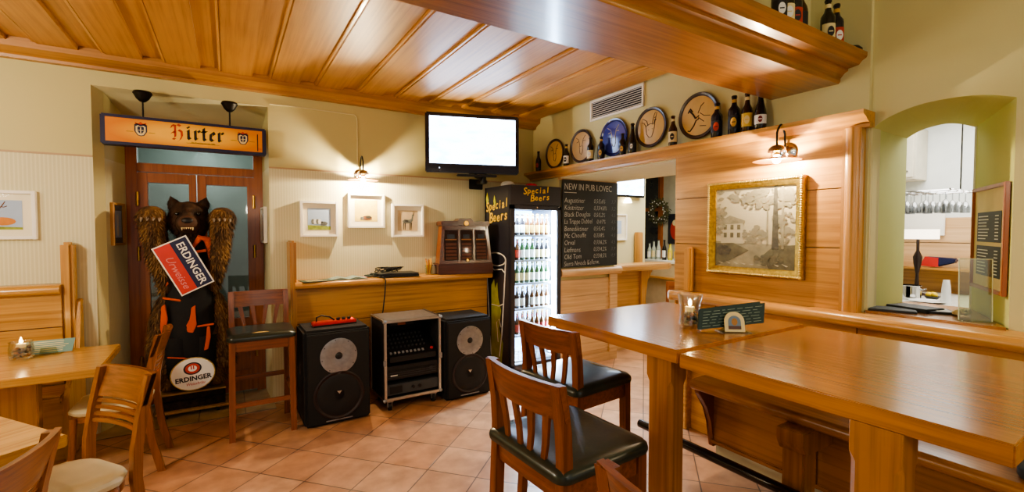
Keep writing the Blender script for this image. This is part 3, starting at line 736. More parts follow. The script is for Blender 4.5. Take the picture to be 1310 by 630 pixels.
for (lbl, y, h, r, k, g, l, c, e, nk) in [
    ('first small dark bottle on the cornice shelf, next to the corner', 4.385, .235, .032, 'long', BNV, LBLK, CAPK, LRED, None),
    ('dark bottle standing right of the leftmost wall plate', 3.87, .235, .033, 'long', BDK, LWHT, CAPK, LBLK, LGLD),
    ('dark bottle with pale label before the second plate from the left', 3.49, .24, .034, 'stub', BDK, LCRM, CAPK, LWHT, None),
    ('short dark bottle between the second plate and the blue plate', 3.335, .22, .034, 'stub', BNV, LBLK, CAPK, LGLD, LGLD),
    ('small dark bottle partly in front of the blue plate', 3.055, .205, .033, 'stub', BDK, LBLK, CAPK, LGLD, None),
    ('tall black bottle at the right edge of the blue plate', 2.935, .27, .036, 'taper', BDK, LBLK, CAPK, LWHT, LBLK),
    ('brown bottle with dark round label between blue side and goat plate', 2.50, .245, .034, 'long', BBR, LCRM, CAPK, LBLK, LCRM),
    ('stout bottle with red label overlapping the rightmost plate', 2.11, .255, .040, 'stub', BNV, LBLK, CAPK, LRED, LGLD),
    ('stout bottle with oval dark and gold label, second right of the plates', 1.975, .275, .040, 'stub', BNV, LBLK, CAPK, LGLD, LGLD),
    ('bottle with bright yellow label on the cornice shelf', 1.878, .27, .036, 'long', BBR, LYEL, CAPK, LCRM, LCRM),
    ('dark tapered bottle with white and red label, last on the cornice shelf', 1.785, .275, .038, 'taper', BDK, LWHT, CAPK, LMAR, None)]:
    make_bottle(lbl, (3.055, y, ZS), h, r, k, g, l, c, e, SB, -62, nk)
BB = 'beer bottles on top of the ceiling beam'
for (lbl, x, y, h, k, g, l, c, e, nk) in [
    ('dark bottle on the ceiling beam, leftmost and cut by the frame', 2.37, 1.30, .25, 'stub', BNV, LBLK, CAPK, LWHT, LCRM),
    ('dark bottle with a pale label on the beam, second from the left', 2.44, 1.30, .25, 'stub', BDK, LCRM, CAPK, LWHT, LGLD),
    ('bottle with red label on the beam beside the dark ones', 2.515, 1.30, .25, 'stub', BNV, LRED, CAPK, LBLK, LGLD),
    ('plain brown bottle on the beam, right of the red label bottle', 2.59, 1.31, .255, 'long', BBR, LBLK, CAPK, None, None),
    ('dark bottle with cream neck band, left of the pair near the beam end', 2.885, 1.31, .27, 'stub', BDK, LCRM, CAPK, LBLK, LCRM),
    ('dark bottle with red label and gold neck, nearest the beam end', 2.985, 1.31, .27, 'stub', BNV, LRED, CAPK, LWHT, LGLD)]:
    make_bottle(lbl, (x, y, 2.57), h, .036, k, g, l, c, e, BB, -40, nk)
m = MB(); m.lathe([(.05, 0), (.05, .012), (.035, .028), (.01, .034)], (3.06, 1.26, 2.57), 18); tag(m.build('black_cap', BLACK), 'small black dome on the very end of the beam', 'cap')

# fridge bottles: one mesh each
def fridge_bottle(name, glass, lab, cap, h, r):
    m = MB(); p = bottle_profile(h, r, 'long'); m.lathe(p, (0, 0, 0), 12, 0)
    m.lathe([(r+.0008, h*.12), (r+.0008, h*.48)], (0, 0, 0), 12, 1, cap=False); m.lathe([(r*.44, h*.82), (r*.43, h*.90)], (0, 0, 0), 10, 1, cap=False); m.lathe([(r*.47, h*.955), (r*.5, h*.965), (r*.42, h*1.005)], (0, 0, 0), 10, 2)
    return m.build(name, [glass, lab, cap])
FBG = plain('bottle_green', '#234a2a', .12, coat=.4); FBB = plain('bottle_amber', '#4a2a14', .12, coat=.4); FBK = plain('bottle_blackish', '#1b1a20', .12, coat=.4)
rows = [('top', SH[5], [(FBK, LWHT, CAPK)]*3+[(FBB, LGLD, CAPG)]*5, 'dark bottles with white or gold labels'),
        ('second', SH[4], [(FBB, LRED, CAPG)]*2+[(FBG, LWHT, CAPG)]*3+[(FBK, LCRM, CAPK)]*3, 'mixed bottles with red and white labels'),
        ('third', SH[3], [(FBG, LCRM, CAPG)]*4+[(FBG, LWHT, CAPG)]*4, 'green bottles'),
        ('fourth', SH[2], [(FBK, LWHT, CAPG)]*3+[(FBK, LBLK, CAPK)]*1+[(FBB, LWHT, CAPG)]*4, 'dark bottles with white labels'),
        ('fifth', SH[1], [(FBB, LRED, CAPG)]*4+[(FBB, LMAR, CAPG)]*4, 'brown bottles with red labels')]
protos = {}
for nm, z, spec, desc in rows:
    for k, sp in enumerate(spec):
        for j in (0, 1):
            key = tuple(x.name for x in sp)
            if key not in protos: protos[key] = o = fridge_bottle('beer_bottle', *sp, .225, .0295)
            else: o = protos[key].copy(); COL.objects.link(o)
            o.location = (2.78-.238+k*.0645, 4.05+.085+j*.085, z); o.rotation_euler = (0, 0, random.random()*6)
            col = {'label_white': 'white', 'label_gold': 'gold', 'label_red': 'red', 'label_cream': 'cream', 'label_black': 'black', 'label_maroon': 'maroon'}[sp[1].name]
            gl = {'bottle_green': 'green', 'bottle_amber': 'brown', 'bottle_blackish': 'black'}[sp[0].name]
            pos = 'front row' if j == 0 else 'second row'
            tag(o, f'{gl} bottle with {col} label, {pos} of the {nm} fridge shelf', 'bottle', f'{gl} {col}-labelled bottles in the {pos} of the {nm} fridge shelf')
# ------------------------------------------------------------------ hanging sign in the doorway
t = thing('hanging_sign', 'orange and navy box sign with a black and red beer name hung in the doorway', 'sign', (-.247, 4.45, 2.187))
m = MB(); m.box(-.535, .535, 0, .11, 0, .222, .008); m.build('box', NAVY, t)
OG = base('sign_orange'); mt, nt, b_ = OG
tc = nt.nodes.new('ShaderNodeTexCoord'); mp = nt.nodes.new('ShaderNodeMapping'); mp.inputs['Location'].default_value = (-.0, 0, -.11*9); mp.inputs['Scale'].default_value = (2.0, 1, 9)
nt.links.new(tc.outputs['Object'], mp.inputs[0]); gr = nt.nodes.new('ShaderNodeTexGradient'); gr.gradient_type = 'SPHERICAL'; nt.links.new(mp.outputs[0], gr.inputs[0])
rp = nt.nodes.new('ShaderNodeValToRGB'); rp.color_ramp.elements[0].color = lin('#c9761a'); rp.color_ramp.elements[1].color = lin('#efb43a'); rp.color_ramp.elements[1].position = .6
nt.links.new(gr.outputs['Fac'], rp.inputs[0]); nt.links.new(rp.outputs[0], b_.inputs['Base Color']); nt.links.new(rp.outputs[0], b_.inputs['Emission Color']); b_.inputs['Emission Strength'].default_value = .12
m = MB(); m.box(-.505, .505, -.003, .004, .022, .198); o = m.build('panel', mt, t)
# blackletter word drawn with a broad nib
def nib(m, strokes, x, z, s, y, mat, w=.21, ang=40):
    dx, dz = w*math.cos(R(ang))*s/2, w*math.sin(R(ang))*s/2
    for st_ in strokes:
        for (a, b) in zip(st_, st_[1:]):
            p = (x+a[0]*s, z+a[1]*s); q = (x+b[0]*s, z+b[1]*s)
            pts = [(p[0]-dx, p[1]-dz), (p[0]+dx, p[1]+dz), (q[0]-dx, q[1]-dz), (q[0]+dx, q[1]+dz)]
            c = (sum(v[0] for v in pts)/4, sum(v[1] for v in pts)/4)
            pts.sort(key=lambda v: math.atan2(v[1]-c[1], v[0]-c[0]))
            try: m.prism(pts, y-.0012, y, 'xz', mat)
            except Exception: pass
GL = {'H': ([[(.0, .76), (.08, .97), (.22, .90), (.36, 1.02), (.52, .93)], [(.22, .95), (.22, .16), (.08, .04)], [(.0, .36), (.1, .5), (.22, .45)], [(.24, .52), (.42, .65), (.58, .55), (.60, .25), (.5, .0), (.36, -.14)], [(.08, .04), (.22, .0), (.36, .12)]], .82),
      'i': ([[(.02, .58), (.12, .66), (.14, .6), (.14, .12), (.22, .02), (.3, .1)], [(.1, .88), (.17, .82)]], .36),
      'r': ([[(.02, .58), (.12, .66), (.14, .6), (.14, .12), (.2, .02), (.27, .1)], [(.16, .56), (.32, .68), (.40, .58)]], .46),
      't': ([[(.14, .88), (.14, .12), (.22, .02), (.32, .1)], [(.0, .64), (.32, .64)]], .4),
      'e': ([[(.34, .48), (.14, .36)], [(.34, .48), (.24, .66), (.12, .55), (.10, .14), (.22, .02), (.36, .12)]], .44)}
m = MB(); x = -.115; s = .108
for i, ch in enumerate('Hirter'):
    g, adv = GL[ch]; nib(m, g, x, .078 if i else .072, s*(1.02 if i else 1.05), -.0035, 1 if i else 0, .21 if i else .15); x += adv*s+.006
m.box(-.02, .2, -.0045, -.003, .05, .0515, m=1)
m.text('Die Privatbrauerei seit 1270', .0135, Matrix.Translation((.09, -.0042, .056)) @ FACE, 1)
for cx in (-.30, .365):
    sh = [(-.038, .05), (-.02, .06), (0, .05), (.02, .06), (.038, .05), (.038, .0), (.02, -.03), (0, -.036), (-.02, -.03), (-.038, 0)]
    m.prism([(cx+a, .108+b) for a, b in sh], -.0045, -.003, 'xz', 2); m.prism([(cx+a*.78, .106+b*.78) for a, b in sh], -.0055, -.0044, 'xz', 3)
    m.prism([(cx+a*.5, .112+b*.55) for a, b in sh], -.0064, -.0054, 'xz', 2); m.box(cx-.003, cx+.003, -.0072, -.0062, .095, .136, m=3); m.box(cx-.018, cx+.018, -.0070, -.0062, .115, .119, m=3)
    m.prism([(cx-.03, .158), (cx-.034, .176), (cx-.015, .166), (cx, .18), (cx+.015, .166), (cx+.034, .176), (cx+.03, .158)], -.0045, -.003, 'xz', 0)
    m.box(cx-.085, cx-.045, -.0042, -.003, .102, .104, m=1); m.box(cx+.045, cx+.085, -.0042, -.003, .102, .104, m=1)
m.box(.468, .475, -.0042, -.003, .03, .17, m=1, M=Matrix.Rotation(0, 4, 'Y')); m.text('330', .018, Matrix.Translation((.487, -.0042, .045)) @ FACE, 0)
m.build('lettering', [plain('sign_red', '#c23a26', .5), INK, NAVY, LCRM], o)
for x in (-.29, .275):
    m = MB(); m.cyl((x, .05, .215), (x, .05, .40), .006); m.build('rod', IRON, t)
    m = MB(); m.lathe([(.055, .42), (.062, .405), (.055, .395), (.04, .365), (.02, .345), (.008, .34)], (x, .05, 0), 20); m.build('canopy', IRON, t)

# ------------------------------------------------------------------ bear figure on a log trolley
bx, by, bz = -.28, 4.79, .212
t = thing('bark_log_trolley', 'bark covered half log on a small wheeled board under the bear', 'trolley', (bx, by-.02, 0))
m = MB(); rings = []
for i in range(15):
    x = -.235+.47*i/14; rr = .082+.006*math.sin(i*1.7)
    rings.append([(x, -.115+.23*(k/10)-(.0 if 0 < k < 10 else 0), .062+rr*(1.0+.10*math.sin(k*2.1+i))*(math.sin(PI*k/10)**.35 if 0 < k < 10 else .05)) for k in range(11)])
m.loft(rings, 0, True, True)
m.box(-.225, .225, -.1, .1, .135, .20, .01, m=0)
m.build('log', BARK, t)
m = MB(); m.prism([(-.25, -.15), (.26, -.15), (.26, .13), (.1, .15), (-.25, .13)], .045, .064, 'xy', 0, .004); m.prism([(-.23, -.125), (.24, -.13), (.22, .1), (-.22, .1)], .192, .206, 'xy', 0, .003); m.build('board', SAP, t)
for x in (-.18, .18):
    for y in (-.1, .09):
        m = MB(); m.cyl((x-.012, y, .022), (x+.012, y, .022), .022, None, 14); m.box(x-.014, x+.014, y-.008, y+.008, .02, .046); m.build('caster', BLACK, t)

bear = thing('bear_figure', 'stuffed brown bear figure with raised paws in black and orange clothing', 'bear figure', (bx, by, bz))
m = MB()
def cap_(a, b, r0, r1, n=6):
    a, b = Vector(a), Vector(b)
    for i in range(n+1):
        k = i/n; m.ball(a.lerp(b, k), r0+(r1-r0)*k, 0, 12)
m.ball((0, 0, .62), (.20, .15, .34)); m.ball((0, 0, .92), (.19, .14, .22)); m.ball((0, .0, .38), (.21, .15, .22)); m.ball((0, -.02, 1.2), (.11, .1, .14))
for s in (-1, 1):
    cap_((s*.12, 0, .42), (s*.145, 0, .10), .125, .10); m.ball((s*.15, -.04, .055), (.10, .13, .06))
    cap_((s*.14, -.02, 1.02), (s*.15, -.06, .88), .085, .078, 4)
    cap_((s*.15, -.06, .88), (s*.205, -.11, 1.14), .075, .088, 6); cap_((s*.205, -.11, 1.14), (s*.238, -.13, 1.40), .088, .092, 6); m.ball((s*.240, -.135, 1.44), (.102, .082, .098))
    cap_((s*.17, -.0, .74), (s*.205, 0, .58), .07, .09, 4); cap_((s*.205, 0, .58), (s*.235, 0, .20), .09, .092, 8)
    m.ball((s*.105, -.01, 1.555), (.05, .03, .05)); cap_((s*.105, -.01, 1.56), (s*.125, -.01, 1.625), .04, .010, 3)
m.ball((0, -.03, 1.42), (.155, .14, .165)); m.ball((0, -.15, 1.395), (.085, .09, .075)); m.ball((0, -.135, 1.345), (.07, .07, .04)); m.ball((0, -.12, 1.47), (.05, .08, .06))
tmp = m.build('tmp', FUR, None)
rm = tmp.modifiers.new('r', 'REMESH'); rm.mode = 'VOXEL'; rm.voxel_size = .014
sm = tmp.modifiers.new('s', 'SMOOTH'); sm.iterations = 4; sm.factor = .5
dg = bpy.context.evaluated_depsgraph_get(); me = bpy.data.meshes.new_from_object(tmp.evaluated_get(dg))
me.name = 'bear_body'; bpy.data.objects.remove(tmp)
me.materials.clear(); me.materials.append(FURD); me.materials.append(FUR)
for p in me.polygons:
    p.use_smooth = True; c = p.center
    p.material_index = 1 if (abs(c.x) > .15 and c.z < 1.53) else 0
body = bpy.data.objects.new('body', me); COL.objects.link(body); body.parent = bear
# fur tufts
m = MB(); rnd = random.Random(3); faces = list(me.polygons)
for p in faces:
    c = p.center; n = p.normal
    if abs(c.x) < .155 and c.z < 1.12 and n.y < .3: continue
    if (Vector((c.x, c.y+.2, c.z-1.39))).length < .10: continue
    if rnd.random() > .62 or c.z < .05: continue
    ln = .028 + .018*rnd.random()
    if c.z > 1.25 and abs(c.x) < .16: ln *= .6
    d = (n*.55 + Vector((rnd.uniform(-.35, .35), rnd.uniform(-.2, .2), -.75))).normalized()
    sd = n.cross(d)
    if sd.length < 1e-3: continue
    sd = sd.normalized()*(.004+.003*rnd.random())
    o0 = len(m.v); b0 = c+n*.001; m.v += [b0-sd, b0+sd, b0+d*ln]; m.f.append([o0, o0+1, o0+2])
    m.m.append(0 if abs(c.x) < .15 or c.z > 1.53 else (1 if rnd.random() < .6 else 2))
fo = m.build('fur', [FURD, FUR, FUR2], bear, 0); fo['kind'] = 'stuff'
# muzzle, nose, eyes, teeth
m = MB(); m.ball((0, -.238, 1.415), (.042, .02, .028)); m.build('nose', BLACK, bear)
m = MB(); m.ball((0, -.222, 1.40), (.068, .03, .06)); m.build('muzzle', plain('muzzle_brown', '#4e3423', .8, var=.2), bear)
for s in (-1, 1):
    m = MB(); m.ball((s*.072, -.155, 1.475), .016); m.build('eye', BLKGL, bear)
    m = MB()
    for k in range(4):
        m.lathe([(.011, 0), (.009, .02), (.002, .045)], (0, 0, 0), 8, 0, Matrix.Translation((s*.238-.057+k*.038, -.205, 1.432+.006*(k in (1, 2)))) @ Matrix.Rotation(R(125), 4, 'X'))
    o = m.build('claws', plain('claw_grey_%d' % s, '#8e8070', .6), bear)
m = MB(); m.ball((0, -.228, 1.348), (.052, .022, .014)); m.build('mouth', plain('mouth_dark', '#2a0d0b', .6), bear)
m = MB()
for k in range(6): m.lathe([(.006, .0), (.002, -.014 if k not in (0, 5) else -.024)], (-.036+k*.0145, -.248, 1.362), 6)
m.build('teeth', LCRM, bear)
# clothing: jacket front, trouser legs, orange trims
m = MB(); rings = []
for z, rx, ry in ((.18, .17, .14), (.35, .185, .16), (.55, .19, .17), (.75, .19, .165), (.95, .17, .155), (1.08, .15, .14), (1.2, .10, .12)):
    rings.append([(rx*math.cos(a)*(1+.02*math.sin(5*a+z*9)), -.01+ry*math.sin(a)*(1+.03*math.sin(7*a+z*14)), z) for a in [2*PI*i/36 for i in range(36)]])
m.loft(rings); m.build('jacket', CLOTH, bear)
for s in (-1, 1):
    m = MB(); rings = []
    for z, r in ((.05, .085), (.15, .095), (.3, .105), (.45, .11)): rings.append([(s*.085+r*math.cos(a), -.06+r*math.sin(a)*(1+.03*math.sin(5*a+z*20)), z) for a in [2*PI*i/24 for i in range(24)]])
    m.loft(rings); m.build('trouser_leg', CLOTH, bear)
def flat(pts, y, name, mat, d=.012):
    m = MB(); m.prism(pts, y-d, y, 'xz', 0, .004); return m.build(name, mat, bear)
flat([(-.19, .72), (-.165, .74), (-.15, .62), (-.17, .50), (-.19, .46), (-.2, .55)], -.135, 'orange_hand_patch', ORANGE, .03)
flat([(.01, .70), (.04, .72), (.035, .64), (.045, .56), (.02, .49), (-.02, .50), (-.03, .56), (.0, .6)], -.172, 'orange_hand_patch', ORANGE)
flat([(.115, .53), (.135, .53), (.14, .44), (.12, .34), (.09, .33), (.105, .42)], -.16, 'orange_hand_patch', ORANGE, .02)
flat([(-.18, .80), (-.06, .77), (-.06, .755), (-.18, .785)], -.15, 'orange_piping', ORANGE, .025)
flat([(.045, .545), (.165, .555), (.165, .54), (.045, .53)], -.158, 'orange_piping', ORANGE, .018)
flat([(-.16, .31), (-.05, .29), (.0, .27), (-.05, .28), (-.16, .30)], -.155, 'orange_piping', ORANGE, .02)
flat([(-.155, .98), (-.135, 1.0), (-.14, .9), (-.16, .88)], -.11, 'orange_piping', ORANGE, .03)
m = MB(); m.tube([(.03, -.15, 1.20), (.08, -.19, 1.28), (.13, -.165, 1.26), (.145, -.15, 1.2), (.15, -.15, 1.08)], [.012, .026, .03, .024, .012], 10); m.tube([(.05, -.17, 1.16), (.12, -.17, 1.17)], .012, 8); m.build('orange_scarf', ORANGE, bear)
# brewery placard held diagonally
t = thing('brewery_placard', 'red and navy placard with white lettering tilted across the bear chest', 'placard', (bx-.03, by-.235, 1.265))
T = Matrix.Rotation(R(64), 4, 'Y')
m = MB(); m.box(-.215, .215, -.004, .004, -.125, .125, .001, m=0, M=T); m.box(-.205, .205, -.0055, -.0035, -.002, .115, m=1, M=T); m.box(-.205, .205, -.0055, -.0035, -.115, -.002, m=2, M=T)
m.text('ERDINGER', .078, T @ Matrix.Translation((.005, -.0062, .055)) @ FACE, 0, .0006, .0012)
m.text('Urweisse', .075, T @ Matrix.Translation((.03, -.0062, -.06)) @ FACE, 3, .0006, 0, .35)
m.build('board', [WHITE, BLUE_S, plain('placard_red', '#c93a33', .5), plain('script_pink', '#d98a86', .5)], t)
# oval brewery sign
t = thing('oval_brewery_sign', 'white oval brewery sign with black lettering leaning at the bear feet', 'sign', (bx+.015, by-.235, .375))
T = Matrix.Rotation(R(-9), 4, 'X') @ Matrix.Rotation(R(-4), 4, 'Y')
E_ = T @ Matrix.Diagonal((1, 1, .86, 1)) @ FACE
m = MB(); m.lathe([(.152, -.02), (.156, -.008), (.152, .004), (.142, .004)], (0, 0, 0), 40, 0, E_); m.build('rim', GOLD2, t)
m = MB(); m.lathe([(.146, 0), (.146, .007)], (0, 0, 0), 40, 0, E_)
m.lathe([(.062, .007), (.062, .0085)], (0, .055, 0), 30, 1, T @ Matrix.Translation((0, -.001, .0)) @ Matrix.Diagonal((1, 1, .8, 1)) @ FACE)
m.lathe([(.05, .008), (.05, .0095)], (0, .055, 0), 30, 2, T @ Matrix.Translation((0, -.001, .0)) @ Matrix.Diagonal((1, 1, .8, 1)) @ FACE)
m.lathe([(.03, .009), (.03, .0105)], (0, .055, 0), 30, 0, T @ Matrix.Translation((0, -.001, .0)) @ Matrix.Diagonal((1, 1, .8, 1)) @ FACE)
m.box(-.012, -.004, -.0135, -.011, .038, .066, m=2, M=T); m.box(.004, .012, -.0135, -.011, .038, .066, m=2, M=T)
m.text('ERDINGER', .052, T @ Matrix.Translation((0, -.009, -.038)) @ FACE, 1, .0006, .0016)
m.text('Weissbräu', .03, T @ Matrix.Translation((.01, -.009, -.08)) @ FACE, 2, .0006, 0, .3)
m.build('plate', [WHITE, INK, plain('emblem_red', '#c03a2a', .5)], t)

# ------------------------------------------------------------------ television on the corner arm
t = thing('television', 'black wall television showing a pale bright picture in the corner', 'television', (2.12, 4.2, 2.42), -17)
m = MB(); m.box(-.475, .475, -.03, .06, -.295, .295, .012); m.box(-.25, .25, .05, .1, -.2, .2, .02); m.build('housing', plain('tv_housing', '#0c0e20', .18, coat=.5), t)  # bluish black puts the screen's blue glow into the housing colour
scr, nt, b_ = base('tv_picture')
tc = nt.nodes.new('ShaderNodeTexCoord'); nz = nt.nodes.new('ShaderNodeTexNoise'); nz.inputs['Scale'].default_value = 5
mp = nt.nodes.new('ShaderNodeMapping'); mp.inputs['Scale'].default_value = (.8, 1, 2.5); nt.links.new(tc.outputs['Object'], mp.inputs[0]); nt.links.new(mp.outputs[0], nz.inputs['Vector'])
rp = nt.nodes.new('ShaderNodeValToRGB'); rp.color_ramp.elements[0].position = .36; rp.color_ramp.elements[0].color = lin('#9cc8f0'); rp.color_ramp.elements[1].position = .5; rp.color_ramp.elements[1].color = lin('#d2e4ff')
nt.links.new(nz.outputs['Fac'], rp.inputs[0]); nt.links.new(rp.outputs[0], b_.inputs['Emission Color']); b_.inputs['Emission Strength'].default_value = 9; b_.inputs['Base Color'].default_value = (0, 0, 0, 1)
m = MB(); m.box(-.435, .435, -.033, -.029, -.205, .255); m.build('screen', scr, t)
m = MB(); m.ball((-.34, -.031, -.25), .006); m.build('power_light', emit('blue_led', '#cfe0ff', 2), t)
t2 = thing('tv_bracket', 'black swivelling wall bracket below the corner television', 'bracket', (2.15, 4.2, 2.105))
m = MB(); m.box(-.19, .22, -.02, .03, -.01, .012, .006, M=Matrix.Rotation(R(-17), 4, 'Z')); m.tube([(.0, 0, -.0), (.15, .1, -.03), (.25, .25, -.03), (.2, .395, -.03)], .022); m.cyl((.12, .06, -.07), (.12, .06, .02), .03); m.box(.12, .28, .37, .4, -.1, .01, .005)
m.build('arm', BLACK, t2)

# ------------------------------------------------------------------ small framed pictures
def framed(label, loc, w, h, rz, art, fw=.022, dp=.04, frame=WHITE, mat=MATT, mw=.2, group=None, name='framed_picture'):
    t = thing(name, label, 'picture', loc, rz, group)
    m = MB(); b = -dp
    m.box(-w/2+fw, w/2-fw, b+.0005, 0, h/2-fw, h/2-.0003, .002); m.box(-w/2+fw, w/2-fw, b+.0005, 0, -h/2+.0003, -h/2+fw, .002); m.box(-w/2, -w/2+fw, b, 0, -h/2, h/2, .002); m.box(w/2-fw, w/2, b, 0, -h/2, h/2, .002)
    m.build('frame', frame, t)
    m = MB(); m.box(-w/2+fw, w/2-fw, -.012, -.004, -h/2+fw, h/2-fw); m.build('mount', mat, t)
    m = MB(); aw, ah = w*(1-2*mw)/1, h*(1-2*mw); art(m, aw, ah, -.0125); 
    m.build('print', ART, t)
    m = MB(); m.box(-w/2+fw, w/2-fw, -.026, -.024, -h/2+fw, h/2-fw); m.build('glazing', GLASSW, t)
    return t
ART = [plain('art_blue', '#a9bcd8', .7), plain('art_yellow', '#dfc668', .7, var=.2, scale=12), plain('art_tan', '#c6b08c', .7, var=.1), plain('art_green', '#8e9a3e', .7, var=.3, scale=30), plain('art_grey', '#6a6d68', .7, var=.3, scale=40), plain('art_brown', '#7a4c2c', .7, var=.3, scale=40), plain('art_white', '#dad8d0', .7), plain('art_orange', '#c8823e', .7, var=.2), plain('art_dark', '#37342f', .7)]
def el(cx, cz, rx, rz, n=16): return [(cx+rx*math.cos(2*PI*i/n), cz+rz*math.sin(2*PI*i/n)) for i in range(n)]
def art_sheep(m, w, h, y):
    m.box(-w/2, w/2, y-.001, y, -h/2, h/2, m=0); m.prism([(-w/2, -h/2), (w/2, -h/2), (w/2, -h*.34), (0, -h*.30), (-w/2, -h*.28)], y-.002, y-.0009, 'xz', 3)
    for k in range(4): m.prism(el(-w*.28+k*w*.1, -h*.12, w*.07, h*.12), y-.003-.0003*k, y-.0018, 'xz', 6 if k % 2 else 4)
    m.prism(el(w*.2, -h*.2, w*.17, h*.09), y-.003, y-.0018, 'xz', 4); m.prism(el(w*.12, -h*.15, w*.05, h*.05), y-.004, y-.0028, 'xz', 8)
    for k in range(4): m.box(w*(.08+.07*k), w*(.095+.07*k), y-.003, y-.0018, -h*.36, -h*.22, m=8)
def art_snail(m, w, h, y):
    m.box(-w/2, w/2, y-.001, y, -h/2, h/2, m=1); m.prism(el(0, -h*.40, w*.27, h*.05), y-.002, y-.0009, 'xz', 4)
    m.prism(el(.04*w, -h*.33, w*.22, h*.10), y-.003, y-.0018, 'xz', 5); m.prism(el(.1*w, -h*.30, w*.12, h*.07), y-.004, y-.0028, 'xz', 8); m.prism(el(-.18*w, -h*.34, w*.08, h*.05), y-.004, y-.0028, 'xz', 4)
def art_goat(m, w, h, y):
    m.box(-w/2, w/2, y-.001, y, -h/2, h/2, m=2)
    m.prism([(-w*.26, -h*.02), (-w*.15, .06*h), (w*.1, .05*h), (w*.2, h*.1), (w*.22, h*.28), (w*.3, h*.30), (w*.33, h*.25), (w*.28, h*.22), (w*.26, 0), (w*.16, -h*.12), (-w*.2, -h*.14)], y-.002, y-.0009, 'xz', 4)
    for x in (-.22, -.14, .1, .17): m.prism([(w*x, -h*.1), (w*(x+.05), -h*.1), (w*(x+.02), -h*.46), (w*(x-.01), -h*.46)], y-.002, y-.0009, 'xz', 8)
    m.prism([(w*.26, h*.29), (w*.3, h*.48), (w*.29, h*.3)], y-.002, y-.0009, 'xz', 8); m.prism([(w*.28, h*.29), (w*.36, h*.44), (w*.31, h*.3)], y-.002, y-.0009, 'xz', 8); m.prism(el(-w*.05, -h*.02, w*.1, h*.04), y-.003, y-.0018, 'xz', 8)
def art_stag(m, w, h, y):
    m.box(-w/2, w/2, y-.001, y, -h/2, h/2, m=0); m.prism([(-w/2, -h/2), (w/2, -h/2), (w/2, -h*.42), (-w/2, -h*.38)], y-.002, y-.0009, 'xz', 3)
    m.prism(el(w*.05, -h*.22, w*.3, h*.14), y-.003, y-.0018, 'xz', 7); m.prism([(-w*.15, -h*.2), (-w*.02, -h*.15), (-w*.05, h*.12), (-w*.16, h*.14), (-w*.2, 0)], y-.003, y-.0018, 'xz', 7); m.prism(el(-w*.1, -h*.2, w*.08, h*.12), y-.0045, y-.0028, 'xz', 6)
    for a in ((-.12, .12, -.25, .45), (-.08, .12, .12, .45), (-.2, .3, -.32, .32), (.02, .28, .16, .3)): m.tube([(w*a[0], y-.003, h*a[1]), (w*(a[0]+a[2])/2+.0, y-.003, h*(a[1]+a[3])/2*.9), (w*a[2], y-.003, h*a[3])], .0025, 5, 5)
def art_rabbit(m, w, h, y):
    m.box(-w/2, w/2, y-.001, y, -h/2, h/2, m=0); m.prism(el(0, -h*.25, w*.14, h*.2), y-.002, y-.0009, 'xz', 6)
    for s in (-.06, .06): m.prism(el(w*s, h*.15, w*.035, h*.24), y-.002, y-.0009, 'xz', 6)
PG = 'small white framed animal pictures'
framed('white framed picture of sheep on blue, left of the three over the counter', (.722, YA, 1.655), .33, .33, 0, art_sheep, group=PG, mw=.2)
framed('white framed yellow picture right below the wall lamp', (1.151, YA, 1.742), .35, .335, 0, art_snail, group=PG, mw=.19)
framed('white framed tan picture of a grey goat, right of the three over the counter', (1.567, YA, 1.65), .335, .335, 0, art_goat, group=PG, mw=.19)
framed('white framed picture of a lying stag at the left edge', (-1.345, YA, 1.658), .37, .342, 0, art_stag, group=PG, mw=.20)
PALEW = plain('pale_wood_frame', '#b98f58', .5)
framed('narrow framed picture hanging on the left side of the doorway recess', (-.772, 4.85, 1.60), .21, .34, 78.5, art_rabbit, .018, .03, PALEW, plain('print_dark', '#55606a', .5), .18)
framed('narrow framed picture hanging on the right side of the doorway recess', (.298, 4.86, 1.60), .26, .33, -87, art_rabbit, .018, .03, WHITE, plain('print_dark2', '#8a8878', .5), .18)

